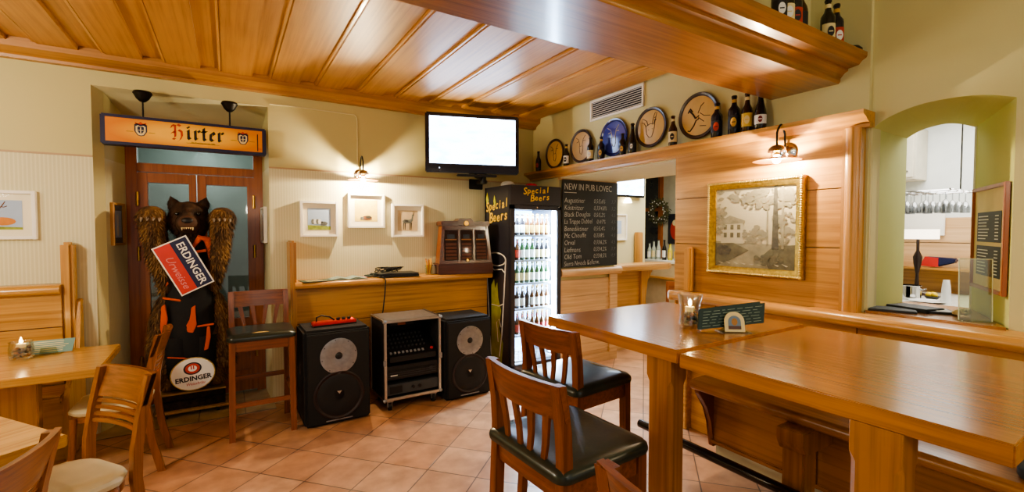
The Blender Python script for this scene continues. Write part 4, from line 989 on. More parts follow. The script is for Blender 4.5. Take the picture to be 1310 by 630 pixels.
# ------------------------------------------------------------------ gooseneck wall lamps
LP = 'gooseneck wall lamps with flat round shades'
def wall_lamp(label, loc, rz, power, reach=.14, drop=0.0):
    t = thing('wall_lamp', label, 'lamp', loc, rz, LP)       # loc = centre of shade, wall lies +y by reach
    y0 = reach
    m = MB(); m.lathe([(.055, 0), (.056, .008), (.045, .02), (.02, .032), (.006, .036)], (0, 0, 0), 22, 0, Matrix.Translation((0, y0, .055)) @ Matrix.Rotation(R(90), 4, 'X')); m.build('wall_rose', CHROME, t)
    m = MB(); pts = [(0, y0-.02, .06), (0, y0-.035, .10), (0, y0-.04, .17)]+[(0, y0-.04-(y0-.04)*k/8*1.0, .17+.055*math.sin(PI*k/8)) for k in range(1, 9)]+[(0, 0, .11), (0, 0, .085)]
    m.tube(pts, .0065, 8); m.build('gooseneck_arm', IRON, t)
    m = MB(); m.lathe([(.008, .095), (.03, .088), (.048, .072), (.055, .05), (.052, .05), (.046, .068), (.028, .083), (.004, .089)], (0, 0, 0), 26, cap=False); m.build('dome', CHROME, t)
    m = MB(); m.lathe([(.058, .014), (.135, -.004), (.137, -.006), (.135, -.008), (.058, .009), (.058, .014)], (0, 0, 0), 36, cap=False)
    for a in (30, 150, 270): m.cyl((.06*math.cos(R(a)), .06*math.sin(R(a)), .012), (.052*math.cos(R(a)), .052*math.sin(R(a)), .055), .0025, None, 6)
    m.build('shade', plain('copper_shade', '#b07a50', .35, metal=.6), t)
    m = MB(); m.lathe([(.014, .075), (.016, .04), (.014, .03)], (0, 0, 0), 14); m.build('socket', BRASS, t)
    m = MB(); m.lathe([(.012, .032), (.02, .016), (.024, 0), (.021, -.014), (.01, -.022)], (0, 0, 0), 18); m.build('bulb', BULB, t)
    for dz, pw in ((-.003, power),):
        l = bpy.data.lights.new('bulb_light', 'POINT'); l.energy = pw; l.color = (1, .80, .52); l.shadow_soft_size = .009
        lo = bpy.data.objects.new('bulb_light', l); COL.objects.link(lo); lo.parent = t; lo.location = (0, 0, dz)
    return t
wall_lamp('gooseneck wall lamp glowing above the three small pictures', (1.095, 4.46, 2.03), 0, 48)
wall_lamp('gooseneck wall lamp with glowing bulb above the gilt framed picture', (2.95, 1.615, 1.995), -90, 30, .13)
wall_lamp('gooseneck wall lamp on the right wall beyond the hatch outside the frame', (3.0, -.75, 2.0), -90, 22, .15)
t = MB(); t.tube([(1.078, YA-.004, 2.16), (1.078, YA-.004, 2.60), (1.07, YA-.004, 2.64), (1.05, YA-.004, 2.66), (.5, YA-.004, 2.665), (.33, YA-.004, 2.66)], .006, 6)
tag(t.build('lamp_cable', PAINT2), 'cream painted cable running from the wall lamp up to the ceiling', 'cable')

# ------------------------------------------------------------------ speakers
def speaker(label, loc, rz, w, h, d, name=None):
    t = thing('loudspeaker', label, 'loudspeaker', loc, rz, 'black floor loudspeakers')
    m = MB(); m.box(-w/2, w/2, .02, d, 0.0, h, .02); m.build('cabinet', BLK2, t)
    m = MB(); m.box(-w/2+.015, w/2-.015, 0, .024, .02, h-.03, .006); g = m.build('grille', GRILLE, t)
    Y_ = Matrix.Rotation(R(90), 4, 'X'); hz, wz = h*.72, h*.31; rh = w*.28; rw = w*.385
    m = MB(); m.lathe([(rh, 0), (rh, .006), (rh*.9, .008), (rh*.25, .004), (rh*.2, .003)], (0, 0, 0), 40, 0, Matrix.Translation((0, 0, hz)) @ Y_); ho = m.build('horn_disc', STEEL, t); ho['label'] = 'round silver disc'
    m = MB(); m.lathe([(rh*.2, .003), (rh*.17, .010), (rh*.1, .014)], (0, 0, 0), 20, 0, Matrix.Translation((0, 0, hz)) @ Y_); m.build('horn_throat', BLACK, ho)
    for k in range(8):
        a = 2*PI*k/8+.2; m = MB(); m.cyl((rh*.92*math.cos(a), -.007, hz+rh*.92*math.sin(a)), (rh*.92*math.cos(a), -.010, hz+rh*.92*math.sin(a)), .004, None, 8); m.build('screw', BLACK, ho)
    m = MB(); m.lathe([(rw, 0), (rw, .006), (rw*.95, .010), (rw*.9, .006), (rw*.88, .002)], (0, 0, 0), 44, 0, Matrix.Translation((0, 0, wz)) @ Y_); m.lathe([(rw*.86, .001), (rw*.8, .006), (rw*.5, .003), (rw*.2, .002)], (0, 0, 0), 40, 1, Matrix.Translation((0, 0, wz)) @ Y_)
    m.build('woofer', [plain('woofer_rim', '#241515', .5), plain('woofer_cone', '#141416', .6)], t)
    m = MB(); m.prism([(-.018, .012), (.018, .012), (0, -.012)], -.008, -.002, 'xz', 0, 0, Matrix.Translation((0, 0, wz+.02))); m.build('badge', ALU, t)
    m = MB(); m.box(-w*.2, w*.2, -.004, .001, .035, .043); m.build('nameplate', STEEL, t)
    m = MB(); m.box(-w/2-.004, -w/2+.004, d*.4, d*.6, h*.5, h*.62, .002); m.build('side_handle', BLACK, t)
    return t
speaker('left black loudspeaker with silver disc, red device on top', (.735, 3.83, 0), 1, .505, .765, .42)
speaker('right black loudspeaker with silver disc, between rack case and fridge', (1.882, 3.80, 0), 1, .475, .745, .42)
# red guitar-effect box with lead
t = thing('red_effects_box', 'flat red electronic box with knobs lying on the left loudspeaker', 'audio box', (.74, 4.03, .766), 4)
m = MB(); m.box(-.17, .17, -.045, .05, .0, .035, .006); m.build('housing', plain('red_enamel', '#c0261c', .35, coat=.2), t)
m = MB(); m.box(-.17, .17, -.047, -.04, .0, .014, .002); m.build('front_strip', BLACK, t)
for k in range(3): m = MB(); m.cyl((.03+k*.045, -.005, .034), (.03+k*.045, -.005, .055), .014); m.build('knob', BLACK, t)
m = MB(); m.ball((.14, -.01, .037), .01); m.build('red_button', emit('red_lamp', '#ff4a20', 2), t)
m = MB(); m.tube([(-.14, .0, .04), (-.14, -.01, .075), (-.10, .0, .085), (-.04, -.01, .07), (.0, .0, .038)], .006, 8); m.build('lead', BLACK, t)

# ------------------------------------------------------------------ equipment rack case
t = thing('equipment_rack', 'silver edged rack case on casters with mixer, between the loudspeakers', 'rack case', (1.36, 3.85, 0), 1)
w, d, z0, z1 = .51, .40, .095, .785
m = MB(); m.box(-w/2, -w/2+.018, .01, d, z0, z1); m.box(w/2-.018, w/2, .01, d, z0, z1); m.box(-w/2, w/2, .01, d, z0, z0+.02); m.box(-w/2, w/2, d-.01, d, z0, z1); m.build('case', BLK2, t)
m = MB(); m.box(-w/2, w/2, .0, d+.005, z1-.016, z1, .004); m.build('lid', STEEL, t)
m = MB()
for x in (-w/2-.003, w/2-.019): m.box(x, x+.022, -.004, .02, z0, z1-.005, .003)
m.box(-w/2, w/2, -.004, .02, z0-.002, z0+.022, .003); m.box(-w/2, w/2, -.004, .02, z1-.022, z1, .003)
for x in (-w/2, w/2):
    m.box(x-.005, x+.005, d-.02, d+.004, z0, z1, .002); m.box(x-.006, x+.006, 0, d, z0-.002, z0+.012); m.box(x-.006, x+.006, 0, d, z1-.014, z1+.002)
m.build('edge_rail', ALU, t)
for x in (-w/2, w/2):
    for z in (z0+.01, z1-.01): m = MB(); m.ball((x, .0, z), .018); m.build('corner_ball', STEEL, t)
    m = MB(); m.box(x-.012, x+.012, -.012, .006, .40, .45, .003); m.build('latch', STEEL, t)
for x in (-.2, .2):
    for y in (.05, .33):
        m = MB(); m.cyl((x-.012, y, .036), (x+.012, y, .036), .036, None, 16); m.build('caster', BLACK, t)
        m = MB(); m.box(x-.025, x+.025, y-.03, y+.03, .075, .098, .003); m.box(x-.02, x-.014, y-.015, y+.015, .03, .08); m.box(x+.014, x+.02, y-.015, y+.015, .03, .08); m.build('caster_fork', STEEL, t)
x_ = -w/2+.02
m = MB(); M_ = Matrix.Translation((0, .02, .475)) @ Matrix.Rotation(R(32), 4, 'X')
m.box(x_+.01, -x_-.01, 0, .30, -.03, .0, .006, M=M_); mx = m.build('mixer', BLACK, t)
for r_ in range(4):
    m = MB()
    for k in range(10): m.cyl((-.19+k*.036, .09+r_*.05, 0), (-.19+k*.036, .09+r_*.05, .016), .009, .007, 8, M=M_)
    m.build('knob_row', plain('knob_grey_%d' % r_, '#3a3c40', .5), mx)
m = MB()
for k in range(9):
    m = MB(); m.box(-.199+k*.036, -.181+k*.036, .012, .034, 0, .014, .002, M=M_); m.build('fader', plain('fader_cap', '#8b8c90', .5) if 'fader_cap' not in MATS else MATS['fader_cap'], mx)
m = MB(); m.cyl((.185, .03, 0), (.185, .03, .01), .014, M=M_); m.build('red_button', RED, mx)
m = MB(); m.box(-.21, .21, .0, .01, .42, .47, .004); m.build('drawer_lip', BLACK, t)
m = MB(); m.box(-.12, .1, .27, .3, .68, .71); m.box(-.05, .02, .26, .275, .685, .705, m=1); m.build('rear_unit', [BLACK, plain('copper_strip', '#9a5a34', .4, metal=.5)], t)
m = MB(); m.box(x_, -x_, .02, .33, .265, .385, .004); m.box(x_+.01, -x_-.01, .012, .022, .335, .345, m=1)
for k in range(3): m.box(x_+.02, -x_-.02, .014, .022, .285+k*.018, .291+k*.018, m=2)
m.cyl((.17, .012, .325), (.17, .022, .325), .016, m=2); m.box(-.2, -.14, .012, .02, .3, .308, m=3); m.build('player_unit', [BLACK, GRILLE, plain('dark_grey_metal', '#303238', .4), LWHT], t)
m = MB(); m.box(x_, -x_, .015, .33, .135, .225, .004, m=1); m.cyl((-.0, .005, .18), (-.0, .02, .18), .014); m.cyl((.06, .005, .18), (.06, .02, .18), .014); m.box(-.21, -.1, .008, .018, .15, .21)
m.build('amplifier_unit', [BLACK, plain('amp_grey', '#3c4044', .45)], t)
# ------------------------------------------------------------------ things on the wall counter (top z 1.10)
ZT = 1.1005
MENU = plain('menu_green', '#40524a', .5, var=.2); MENU2 = plain('menu_teal', '#7e938c', .5, var=.25, scale=20)
def leaflet(label, x, y, z, w, d, rz, mats, name='menu_card', tent=False, grp=None):
    t = thing(name, label, 'menu', (x, y, z), rz, grp)
    m = MB()
    if not tent: m.box(-w/2, w/2, -d/2, d/2, 0, .004, .001)
    else: m.prism([(-w/2, 0), (-w*.2, .022), (0, .006), (w*.2, .024), (w/2, .002), (w/2, .0), (0, .002), (-w/2, -.0)], -d/2, d/2, 'xz')
    m.build('cover', mats[0], t)
    m = MB()
    for k in range(3): m.box(-w*.35, w*(.3-.1*k), -d*.3+k*d*.22, -d*.24+k*d*.22, .0042, .0050)
    if not tent: m.build('printing', mats[1], t)
    return t
leaflet('dark green menu lying at the left end of the counter shelf', .66, 4.40, ZT, .26, .19, 6, (MENU, LCRM))
leaflet('open greenish leaflet second from the left on the counter shelf', .93, 4.43, ZT, .34, .2, -3, (MENU2, LCRM), tent=True)
leaflet('small pink printed card behind the open leaflet on the counter', 1.10, 4.50, ZT, .12, .1, 10, (plain('pink_card', '#c98f93', .6), LWHT))
t = thing('laptop', 'closed black laptop on the counter shelf with cable heaped on it', 'laptop', (1.40, 4.44, ZT), -2)
m = MB(); m.box(-.19, .19, -.125, .12, .004, .024, .004); m.build('base', BLACK, t)
m = MB(); m.box(-.19, .19, -.125, .12, .026, .038, .005); m.build('lid', plain('laptop_lid', '#26262b', .35), t)
rnd = random.Random(5)
pts = [(.0+.15*math.cos(a*1.0)*(.55+.4*math.sin(a*.37)), .06*math.sin(a*1.0)*(.6+.4*math.cos(a*.53)), .045+.045*abs(math.sin(a*.71))) for a in [k*.42 for k in range(95)]]
m = MB(); m.tube(pts, .0045, 6); o = m.build('cable_heap', BLACK); o.location = (1.33, 4.44, ZT); tag(o, 'tangled black cable heaped on the laptop', 'cable')
m = MB(); m.tube([(1.22, 4.46, ZT+.012), (1.15, 4.43, ZT+.02), (1.17, 4.38, ZT+.012), (1.22, 4.33, ZT+.010), (1.24, 4.30, ZT+.006), (1.245, 4.275, ZT-.02), (1.24, 4.29, .95), (1.225, 4.30, .8), (1.21, 4.30, .72), (1.17, 4.33, .5)], .006, 8); tag(m.build('hanging_cable', BLACK), 'black cable hanging from the counter shelf down behind the rack', 'cable')
m = MB(); m.tube([(1.12, 4.44, ZT+.01), (1.16, 4.47, ZT+.035), (1.24, 4.45, ZT+.02), (1.14, 4.41, ZT+.015), (1.1, 4.46, ZT+.02), (1.2, 4.49, ZT+.03), (1.26, 4.50, ZT+.02)], .008, 8); tag(m.build('power_lead', plain('grey_green_lead', '#3a4c48', .5)), 'greenish lead coiled left of the laptop', 'cable')
t = thing('stick_glass', 'clear glass holding thin yellow and amber sticks beside the laptop', 'glass', (1.735, 4.44, ZT))
m = MB(); m.lathe([(.028, 0), (.034, .004), (.038, .10), (.036, .10), (.032, .008), (.002, .006)], cap=False); m.build('tumbler', GLASS, t)
for k in range(9):
    a = k*2.4; m = MB(); m.cyl((.014*math.cos(a), .014*math.sin(a), .008), (.03*math.cos(a), .03*math.sin(a), .145+.02*math.sin(k)), .0042, None, 6); m.build('stick', [plain('stick_a', '#e0b040', .5), plain('stick_b', '#b86a1c', .5)][k % 2] if k < 2 else [MATS['stick_a'], MATS['stick_b']][k % 2], t)
def jar(label, x, y, h, r, mat, name='glass_jar'):
    t = thing(name, label, 'jar', (x, y, ZT)); m = MB(); m.lathe([(r*.8, 0), (r, .006), (r, h*.6), (r*.7, h*.75), (r*.75, h)], cap=True); m.build('jar_body', mat, t)
    m = MB(); m.lathe([(r*.78, h), (r*.8, h*1.02), (r*.7, h*1.12), (r*.2, h*1.2)]); m.build('lid', CHROME, t); return t
CLOUD = plain('cloudy_glass', '#cfc3a0', .15, coat=.5)
jar('taller pale glass shaker right of the stick glass', 1.80, 4.47, .085, .024, CLOUD)
jar('short pale glass pot against the dark cabinet', 1.855, 4.42, .06, .026, CLOUD)
# dark display cabinet
t = thing('humidor_cabinet', 'dark wooden cabinet with glass doors standing on the counter shelf', 'cabinet', (2.11, 4.40, ZT), -8)
dx = W['dark_x']; cw = .27
m = MB(); m.box(-.30, .29, -.11, .13, 0, .11, .006); m.build('plinth', dx, t)
m = MB(); rb, rt = .275, .235
m.loft([[(-rb, -.09, .11), (rb, -.09, .11), (rb, .12, .11), (-rb, .12, .11)], [(-rt, -.055, .50), (rt, -.055, .50), (rt, .12, .50), (-rt, .12, .50)]]); m.build('body', W['red_z'], t)
m = MB(); m.box(-.26, .26, -.085, .13, .495, .545, .008); m.prism([(-.09, .545), (-.06, .575), (.06, .575), (.09, .545)], -.07, .1, 'xz', 0, .004); m.build('top', dx, t)
TL = Matrix.Translation((0, -.092, .11)) @ Matrix.Rotation(R(-5.1), 4, 'X')
m = MB(); m.box(-.255, .255, -.012, .004, 0, .03, .002, M=TL); m.box(-.24, .24, -.012, .004, .345, .388, .002, M=TL)
for s in (-1, 1): m.loft([[(s*.268-.018, -.012, 0), (s*.268+.012, -.012, 0), (s*.268+.012, .004, 0), (s*.268-.018, .004, 0)], [(s*.232-.018, -.012, .388), (s*.232+.012, -.012, .388), (s*.232+.012, .004, .388), (s*.232-.018, .004, .388)]], M=TL)
for x in (-.075, .085): m.box(x-.012, x+.012, -.012, .004, .02, .36, .002, M=TL)
dd = m.build('door_frame', dx, t)
m = MB()
for x0, x1 in ((-.23, -.09), (-.06, .07), (.1, .23)):
    m.box(x0, x1, -.004, -.002, .03, .345, m=0, M=TL)
    for k in range(5): m.box(x0+.012, x1-.012, -.009, -.003, .04+k*.036, .066+k*.036, .002, m=1, M=TL)
    m.box(x0+.01, x1-.01, -.007, -.003, .24, .252, m=2, M=TL); m.box(x0+.03, x1-.03, -.008, -.003, .255, .30, .004, m=3, M=TL)
m.build('drawer_rows', [plain('cabinet_inside', '#2a140c', .8), plain('drawer_front', '#5c2e1a', .6), plain('inner_shelf', '#9a6a3c', .6), plain('cabinet_blue', '#2c3846', .6)], t)
m = MB(); m.box(-.24, .24, -.0105, -.0095, .03, .345, M=TL); m.build('pane', GLASSW, dd)
m = MB(); m.cyl((0, -.095, .522), (0, -.085, .522), .024, None, 20); m.build('emblem', BRASS, t)
m = MB(); m.cyl((.01, -.018, .03), (.01, -.01, .03), .012, M=TL); m.build('lock', BRASS, t)
m = MB(); m.tube([(2.43, 4.40, ZT+.01), (2.43, 4.40, ZT+.08), (2.45, 4.40, ZT+.125), (2.425, 4.40, ZT+.13), (2.405, 4.40, ZT+.08), (2.40, 4.4, ZT+.02)], .007, 8); m.tube([(2.38, 4.38, ZT+.01), (2.41, 4.36, ZT+.008), (2.44, 4.38, ZT+.01)], .007, 8); tag(m.build('cable_loop', BLACK), 'black cable loop between dark cabinet and fridge', 'cable')

# ------------------------------------------------------------------ blackboard
t = thing('blackboard', 'black chalkboard listing beers under the heading NEW IN PUB LOVEC', 'blackboard', (3.56, 4.07, 1.62))
m = MB(); m.box(-.41, .425, -.012, 0, -.485, .495, .002); bd = m.build('board', SLATE, t)
m = MB(); m.text('NEW IN PUB LOVEC', .098, Matrix.Translation((-.385, -.013, .415)) @ FACE @ Matrix.Diagonal((.80, 1.05, 1, 1)), 0, .0004, -.0006, .0, 'LEFT'); m.build('heading', CHALK, bd); m = MB(); m.box(-.385, -.21, -.0135, -.012, .350, .356); m.build('underline', CHALK, bd)
lines = [('Augustiner', '0,5/5,6%', '3,7'), ('Köstritzer', '0,33/4,8%', '3,2'), ('Black Douglas', '0,5/5,2%', '4,5'), ('La Trappe Dubbel', '0,4/7%', '4,5'), ('Benediktiner', '0,5/5,4%', '3,5'), ('Mc Chouffe', '0,33/8%', '4,5'), ('Orval', '0,33/6,2%', '4,5'), ('Liefmans', '0,33/4,2%', '3,9'), ('Old Tom', '0,33/8,5%', '4,9'), ('Sierra Nevada Kellerw.', '', '')]
for i, (a, b_, c) in enumerate(lines):
    z = .262-.079*i; m = MB()
    m.text(a, .082, Matrix.Translation((-.385, -.0135, z)) @ Matrix.Rotation(R(-1+.8*math.sin(i*2)), 4, 'Y') @ FACE @ Matrix.Diagonal((.82 if len(a) < 15 else .68, 1, 1, 1)), 0, .0003, -.0012, .12, 'LEFT')
    if b_: m.text(b_, .07, Matrix.Translation((.09 if len(a) > 15 else .045, -.0135, z+.003)) @ FACE @ Matrix.Diagonal((.74, 1, 1, 1)), 0, .0003, -.0012, .2, 'LEFT')
    m.build('chalk_line', CHALK, bd)
    if c:
        m = MB(); m.text(c, .06, Matrix.Translation((.315, -.0135, z+.003)) @ FACE, 0, .0003, -.0014, .2, 'LEFT'); m.build('chalk_price', plain('faint_chalk', '#74787a', .9) if 'faint_chalk' not in MATS else MATS['faint_chalk'], bd)

# ------------------------------------------------------------------ decorative plates above the shelf
PRIM = plain('plate_rim_dark', '#3a2a24', .4, coat=.3); PTAN = plain('plate_tan', '#cdaa6c', .4, coat=.2, var=.12, scale=6); PBLU = plain('plate_navy', '#23276e', .2, coat=.5); PBL2 = plain('plate_blue_in', '#39429a', .2, coat=.5, var=.2); PINE = plain('plate_line', '#3b2a1c', .6); PLN2 = plain('plate_line_pale', '#c7c3a0', .5)
def plate(label, y, z, r, c1, c2, ln, draw):
    t = thing('wall_plate', label, 'plate', (XB, y, z), -90, 'round picture plates above the bottle shelf')
    Y_ = Matrix.Rotation(R(90), 4, 'X')
    m = MB(); m.lathe([(r*.7, 0), (r*.97, .022), (r, .03), (r*.98, .036), (r*.88, .033), (r*.84, .026), (r*.82, .024)], (0, 0, 0), 48, 0, Y_); m.build('rim', c1, t)
    m = MB(); m.lathe([(r*.84, .0255), (r*.8, .0275), (.002, .0275)], (0, 0, 0), 40, 0, Y_); o = m.build('face', c2, t)
    m = MB()
    for st_ in draw:
        w = .0026*r/.17
        if isinstance(st_[0], (int, float)): w *= st_[0]; st_ = st_[1]
        m.tube([(p[0]*r, -.0285, p[1]*r) for p in st_], w, 6)
    m.build('drawing', ln, o); return t
goat = [[(-.15, .1), (-.25, .35), (-.5, .5), (-.55, .3), (-.42, .28), (-.3, .1)], [(.1, .12), (.2, .5), (.3, .68), (.4, .66), (.33, .4), (.25, .12)], [(-.3, .1), (-.25, -.3), (-.08, -.5), (.08, -.48), (.2, -.2), (.28, .1), (0, .18), (-.3, .1)], [(-.12, -.1), (-.10, -.12)], [(.1, -.08), (.12, -.1)], [(.2, .15), (.28, .3), (.36, .3)], [(.22, .3), (.35, .34)], [(.24, .42), (.36, .46)]]
stag = [[(-.1, 0), (-.2, .4), (-.45, .55)], [(-.2, .3), (-.4, .25)], [(.1, 0), (.2, .4), (.4, .6)], [(.15, .3), (.4, .3)], [(-.15, 0), (-.1, -.4), (.05, -.5), (.15, -.3), (.15, 0), (-.15, 0)]]
horn = [[2.4, [(-.45, .3), (-.25, .1), (-.12, -.1)]], [2.2, [(-.5, .2), (-.38, .36), (-.28, .22)]], [1.8, [(-.12, -.1), (.05, .0), (.02, -.15), (-.1, -.2), (-.2, -.4), (-.4, -.62), (-.5, -.58)]], [(0, .1), (.15, .4), (.3, .5)], [(.1, .1), (.3, -.05), (.6, -.1)], [(.05, -.1), (.3, -.3)], [(.1, -.45), (.4, -.5)]]
plate('leftmost small tan plate with dark rim above the shelf', 4.14, 2.40, .165, PRIM, PTAN, PINE, stag)
plate('tan plate with faint deer drawing, second from the left', 3.69, 2.415, .172, PRIM, plain('plate_pale', '#c9a878', .4, coat=.2, var=.1), PINE, stag)
plate('dark blue glazed plate in the middle of the five', 3.22, 2.425, .178, PBLU, PBL2, PLN2, stag)
plate('tan plate with line drawn ibex head, second from the right', 2.775, 2.435, .172, PRIM, PTAN, PINE, goat)
plate('largest tan plate with horned animal in dark lines, rightmost', 2.305, 2.435, .178, PRIM, PTAN, PINE, horn)
# ventilation grille
t = thing('vent_grille', 'white slatted ventilation grille on the wall under the ceiling', 'vent', (XB, 3.218, 2.742), -90)
m = MB(); w, h = .70, .205
m.box(-w/2+.022, w/2-.022, -.0175, 0, h/2-.022, h/2, .002); m.box(-w/2+.022, w/2-.022, -.0175, 0, -h/2, -h/2+.022, .002); m.box(-w/2, -w/2+.022, -.018, 0, -h/2, h/2, .002); m.box(w/2-.022, w/2, -.018, 0, -h/2, h/2, .002); m.build('frame', WHITE, t)
m = MB(); m.box(-w/2+.01, w/2-.01, -.003, -.001, -h/2+.01, h/2-.01); m.build('backing', plain('vent_dark', '#22242c', .8), t)
for k in range(8):
    m = MB(); m.box(-w/2+.02, w/2-.02, -.006, .006, -.0015, .0015, M=Matrix.Translation((0, -.010, -.07+k*.02)) @ Matrix.Rotation(R(35), 4, 'X')); m.build('slat', WHITE, t)

# ------------------------------------------------------------------ gilt framed photograph
t = thing('gilt_picture', 'large gilt framed black and white photograph of a villa among trees', 'picture', (3.085, 1.832, 1.568), -90)
w, h = .672, .66
m = MB(); fw = .054
pr_ = [(0, 0), (0, -.035), (.012, -.05), (.026, -.044), (.036, -.036), (.052, -.026), (fw, -.02), (fw, 0)]
def frame_ring(m, w, h, prof, mi=0):
    cor = [(-1, -1), (1, -1), (1, 1), (-1, 1), (-1, -1)]
    rings = [[(sx*(w/2-u), y, sz*(h/2-u)) for u, y in prof] for sx, sz in cor]
    m.loft(rings, mi, False)
frame_ring(m, w, h, pr_, 0)
n = 44
for side in range(4):
    for k in range(n):
        q = -.5+(k+.5)/n
        x, z = ((q*w, h/2-.012), (q*w, -h/2+.012), (-w/2+.012, q*h), (w/2-.012, q*h))[side]
        m.ball((x, -.047, z), (.0085, .007, .0085), 1, 6)
m.build('gilt_frame', [GOLD, GOLD2], t, 60)
GR = [plain('photo_%d' % i, c, .6, var=v, scale=s) for i, (c, v, s) in enumerate([('#bdb59b', .06, 3), ('#8c8670', .2, 30), ('#938c74', .2, 14), ('#68644f', .25, 24), ('#b9b29a', .1, 8), ('#8a8470', .1, 6), ('#565349', .35, 30)])]
PH = MB(); iw, ih = w-2*fw+.006, h-2*fw+.006
y = -.014
PH.box(-iw/2, iw/2, y, y+.004, -ih/2, ih/2, m=0)
jit = random.Random(21)
def ph(pts, mi, lv):
    q = jit.uniform(0, .0008); PH.prism([(a*iw, b*ih) for a, b in pts], y-.0012*lv-q, y-.0012*lv-q+.001, 'xz', mi)
rnd = random.Random(11)
def leafy(cx, cz, rx, rz, n, mi, lv):
    for k in range(n):
        a = rnd.random()*6.28; q = math.sqrt(rnd.random()); s_ = .010+.03*rnd.random()
        x, z = cx+rx*q*math.cos(a), cz+rz*q*math.sin(a)
        if not (-.47 < x < .47 and -.47 < z < .47): continue
        ph([(x+s_*math.cos(2*PI*i/6+a)*(1+.4*math.sin(i*3)), z+s_*.7*math.sin(2*PI*i/6+a)) for i in range(6)], mi, lv)
ph([(-.5, -.5), (.5, -.5), (.5, -.22), (.2, -.2), (-.5, -.17)], 2, 1)
ph([(-.5, -.5), (-.5, -.2), (-.25, -.19), (-.05, -.28), (-.3, -.42)], 3, 2); ph([(.5, -.5), (.5, -.2), (.25, -.22), (.12, -.34), (.2, -.5)], 3, 2)
ph([(-.42, -.2), (-.42, .08), (-.3, .13), (-.12, .08), (-.12, -.2)], 4, 2); ph([(-.44, .08), (-.3, .16), (-.1, .09), (-.1, .06), (-.44, .05)], 1, 3)
for k in range(6): ph([(-.38+.09*(k % 3), -.12+.1*(k//3)), (-.34+.09*(k % 3), -.12+.1*(k//3)), (-.34+.09*(k % 3), -.06+.1*(k//3)), (-.38+.09*(k % 3), -.06+.1*(k//3))], 3, 3)
leafy(.0, -.10, .14, .12, 40, 5, 3); leafy(-.44, .2, .08, .28, 70, 1, 3); leafy(.25, .36, .3, .14, 130, 1, 3); leafy(.02, .34, .16, .10, 60, 5, 4); leafy(.38, .1, .12, .3, 70, 5, 3); leafy(-.2, .4, .1, .08, 25, 5, 3)
ph([(.23, -.25), (.31, -.25), (.285, .5), (.25, .5)], 6, 4); ph([(.34, -.25), (.37, -.25), (.355, .5), (.335, .5)], 1, 4); ph([(.17, -.2), (.19, -.2), (.185, .3), (.172, .3)], 1, 4)
leafy(.2, -.38, .16, .07, 40, 3, 4); leafy(-.36, -.28, .1, .06, 30, 6, 4)
for k in range(9): ph([(-.45+.1*k, -.44+.012*math.sin(k)), (-.38+.1*k, -.45), (-.40+.1*k, -.46)], 4, 4)
PH.build('photograph', GR, t, 0)
m = MB(); m.box(-iw/2, iw/2, -.0235, -.0225, -ih/2, ih/2); m.build('glazing', GLASSW, t)

# ------------------------------------------------------------------ things on the bar table (z 1.05)
def candle_glass(label, loc, s, flare=True, lit=True):
    t = thing('candle_glass', label, 'candle holder', loc)
    p = [(.034, 0), (.042, .006), (.046, .012), (.044, .03), (.042, .06), (.043, .095), (.049, .125), (.054, .145)] if flare else [(.036, 0), (.046, .006), (.05, .03), (.05, .06), (.046, .095), (.049, .1)]
    p = [(a*s, b*s) for a, b in p]
    m = MB(); m.lathe(p+[(a-.003, b) for a, b in reversed(p[2:])]+[(.002, p[2][1])], (0, 0, 0), 28, cap=False); m.build('glass_cup', GLASSC, t)
    m = MB(); rnd = random.Random(int(loc[1]*100))
    for k in range(46):
        a = rnd.random()*6.28; q = .030*s*math.sqrt(rnd.random()); z = s*(.018+.05*rnd.random()); rr = s*(.007+.005*rnd.random())
        m.ball((q*math.cos(a), q*math.sin(a), z), (rr, rr, rr*.8), rnd.randint(0, 3), 8)
    o = m.build('pebbles', [plain('pebble_a', '#7a705e', .4), plain('pebble_b', '#b89a6c', .4), plain('pebble_c', '#8f5a34', .4), plain('pebble_d', '#3a4042', .4)] if 'pebble_a' not in MATS else [MATS['pebble_'+c] for c in 'abcd'], t); o['kind'] = 'stuff'
    m = MB(); m.lathe([(.019*s, .068*s), (.019*s, .088*s), (.004, .087*s)], (0, 0, 0), 18); ca_ = m.build('tea_light', LCRM, t)
    m = MB(); m.lathe([(.001, .09*s), (.007*s, .098*s), (.006*s, .106*s), (.001, .124*s)], (0, 0, 0), 12); m.build('flame', FLAME, ca_)
    l = bpy.data.lights.new('candle_light', 'POINT'); l.energy = .5; l.color = (1, .7, .35); l.shadow_soft_size = .01
    lo = bpy.data.objects.new('candle_light', l); COL.objects.link(lo); lo.parent = t; lo.location = (0, 0, .112*s)
    return t
candle_glass('flared candle glass with pebbles burning on the high bar table', (2.035, 1.545, 1.05), 1.18)
def menu_holder(label, loc, rz, s=1.0, col=None, nm='menu_holder'):
    t = thing(nm, label, 'menu holder', loc, rz)
    m = MB(); m.box(-.07*s, .07*s, -.05*s, .04*s, 0, .004); m.prism([(-.05*s, .004), (.05*s, .004), (.04*s, .05*s), (-.04*s, .05*s)], -.012, -.009, 'xz', 0); m.prism([(-.05*s, .004), (.05*s, .004), (.04*s, .05*s), (-.04*s, .05*s)], .012, .015, 'xz', 0); m.build('acrylic_base', ACRYL, t)
    return t
t = menu_holder('clear acrylic menu stand on the bar table with arched beer card', (2.12, 1.36, 1.05), -36)
m = MB(); A_ = Matrix.Translation((0, -.03, .004)) @ Matrix.Rotation(R(-14), 4, 'X'); m.prism([(-.048, 0), (.048, 0)]+[(x, z+.05) for x, z in arc(0, 0, .048, 0, 180, 14)], -.001, .001, 'xz', 0, 0, A_)
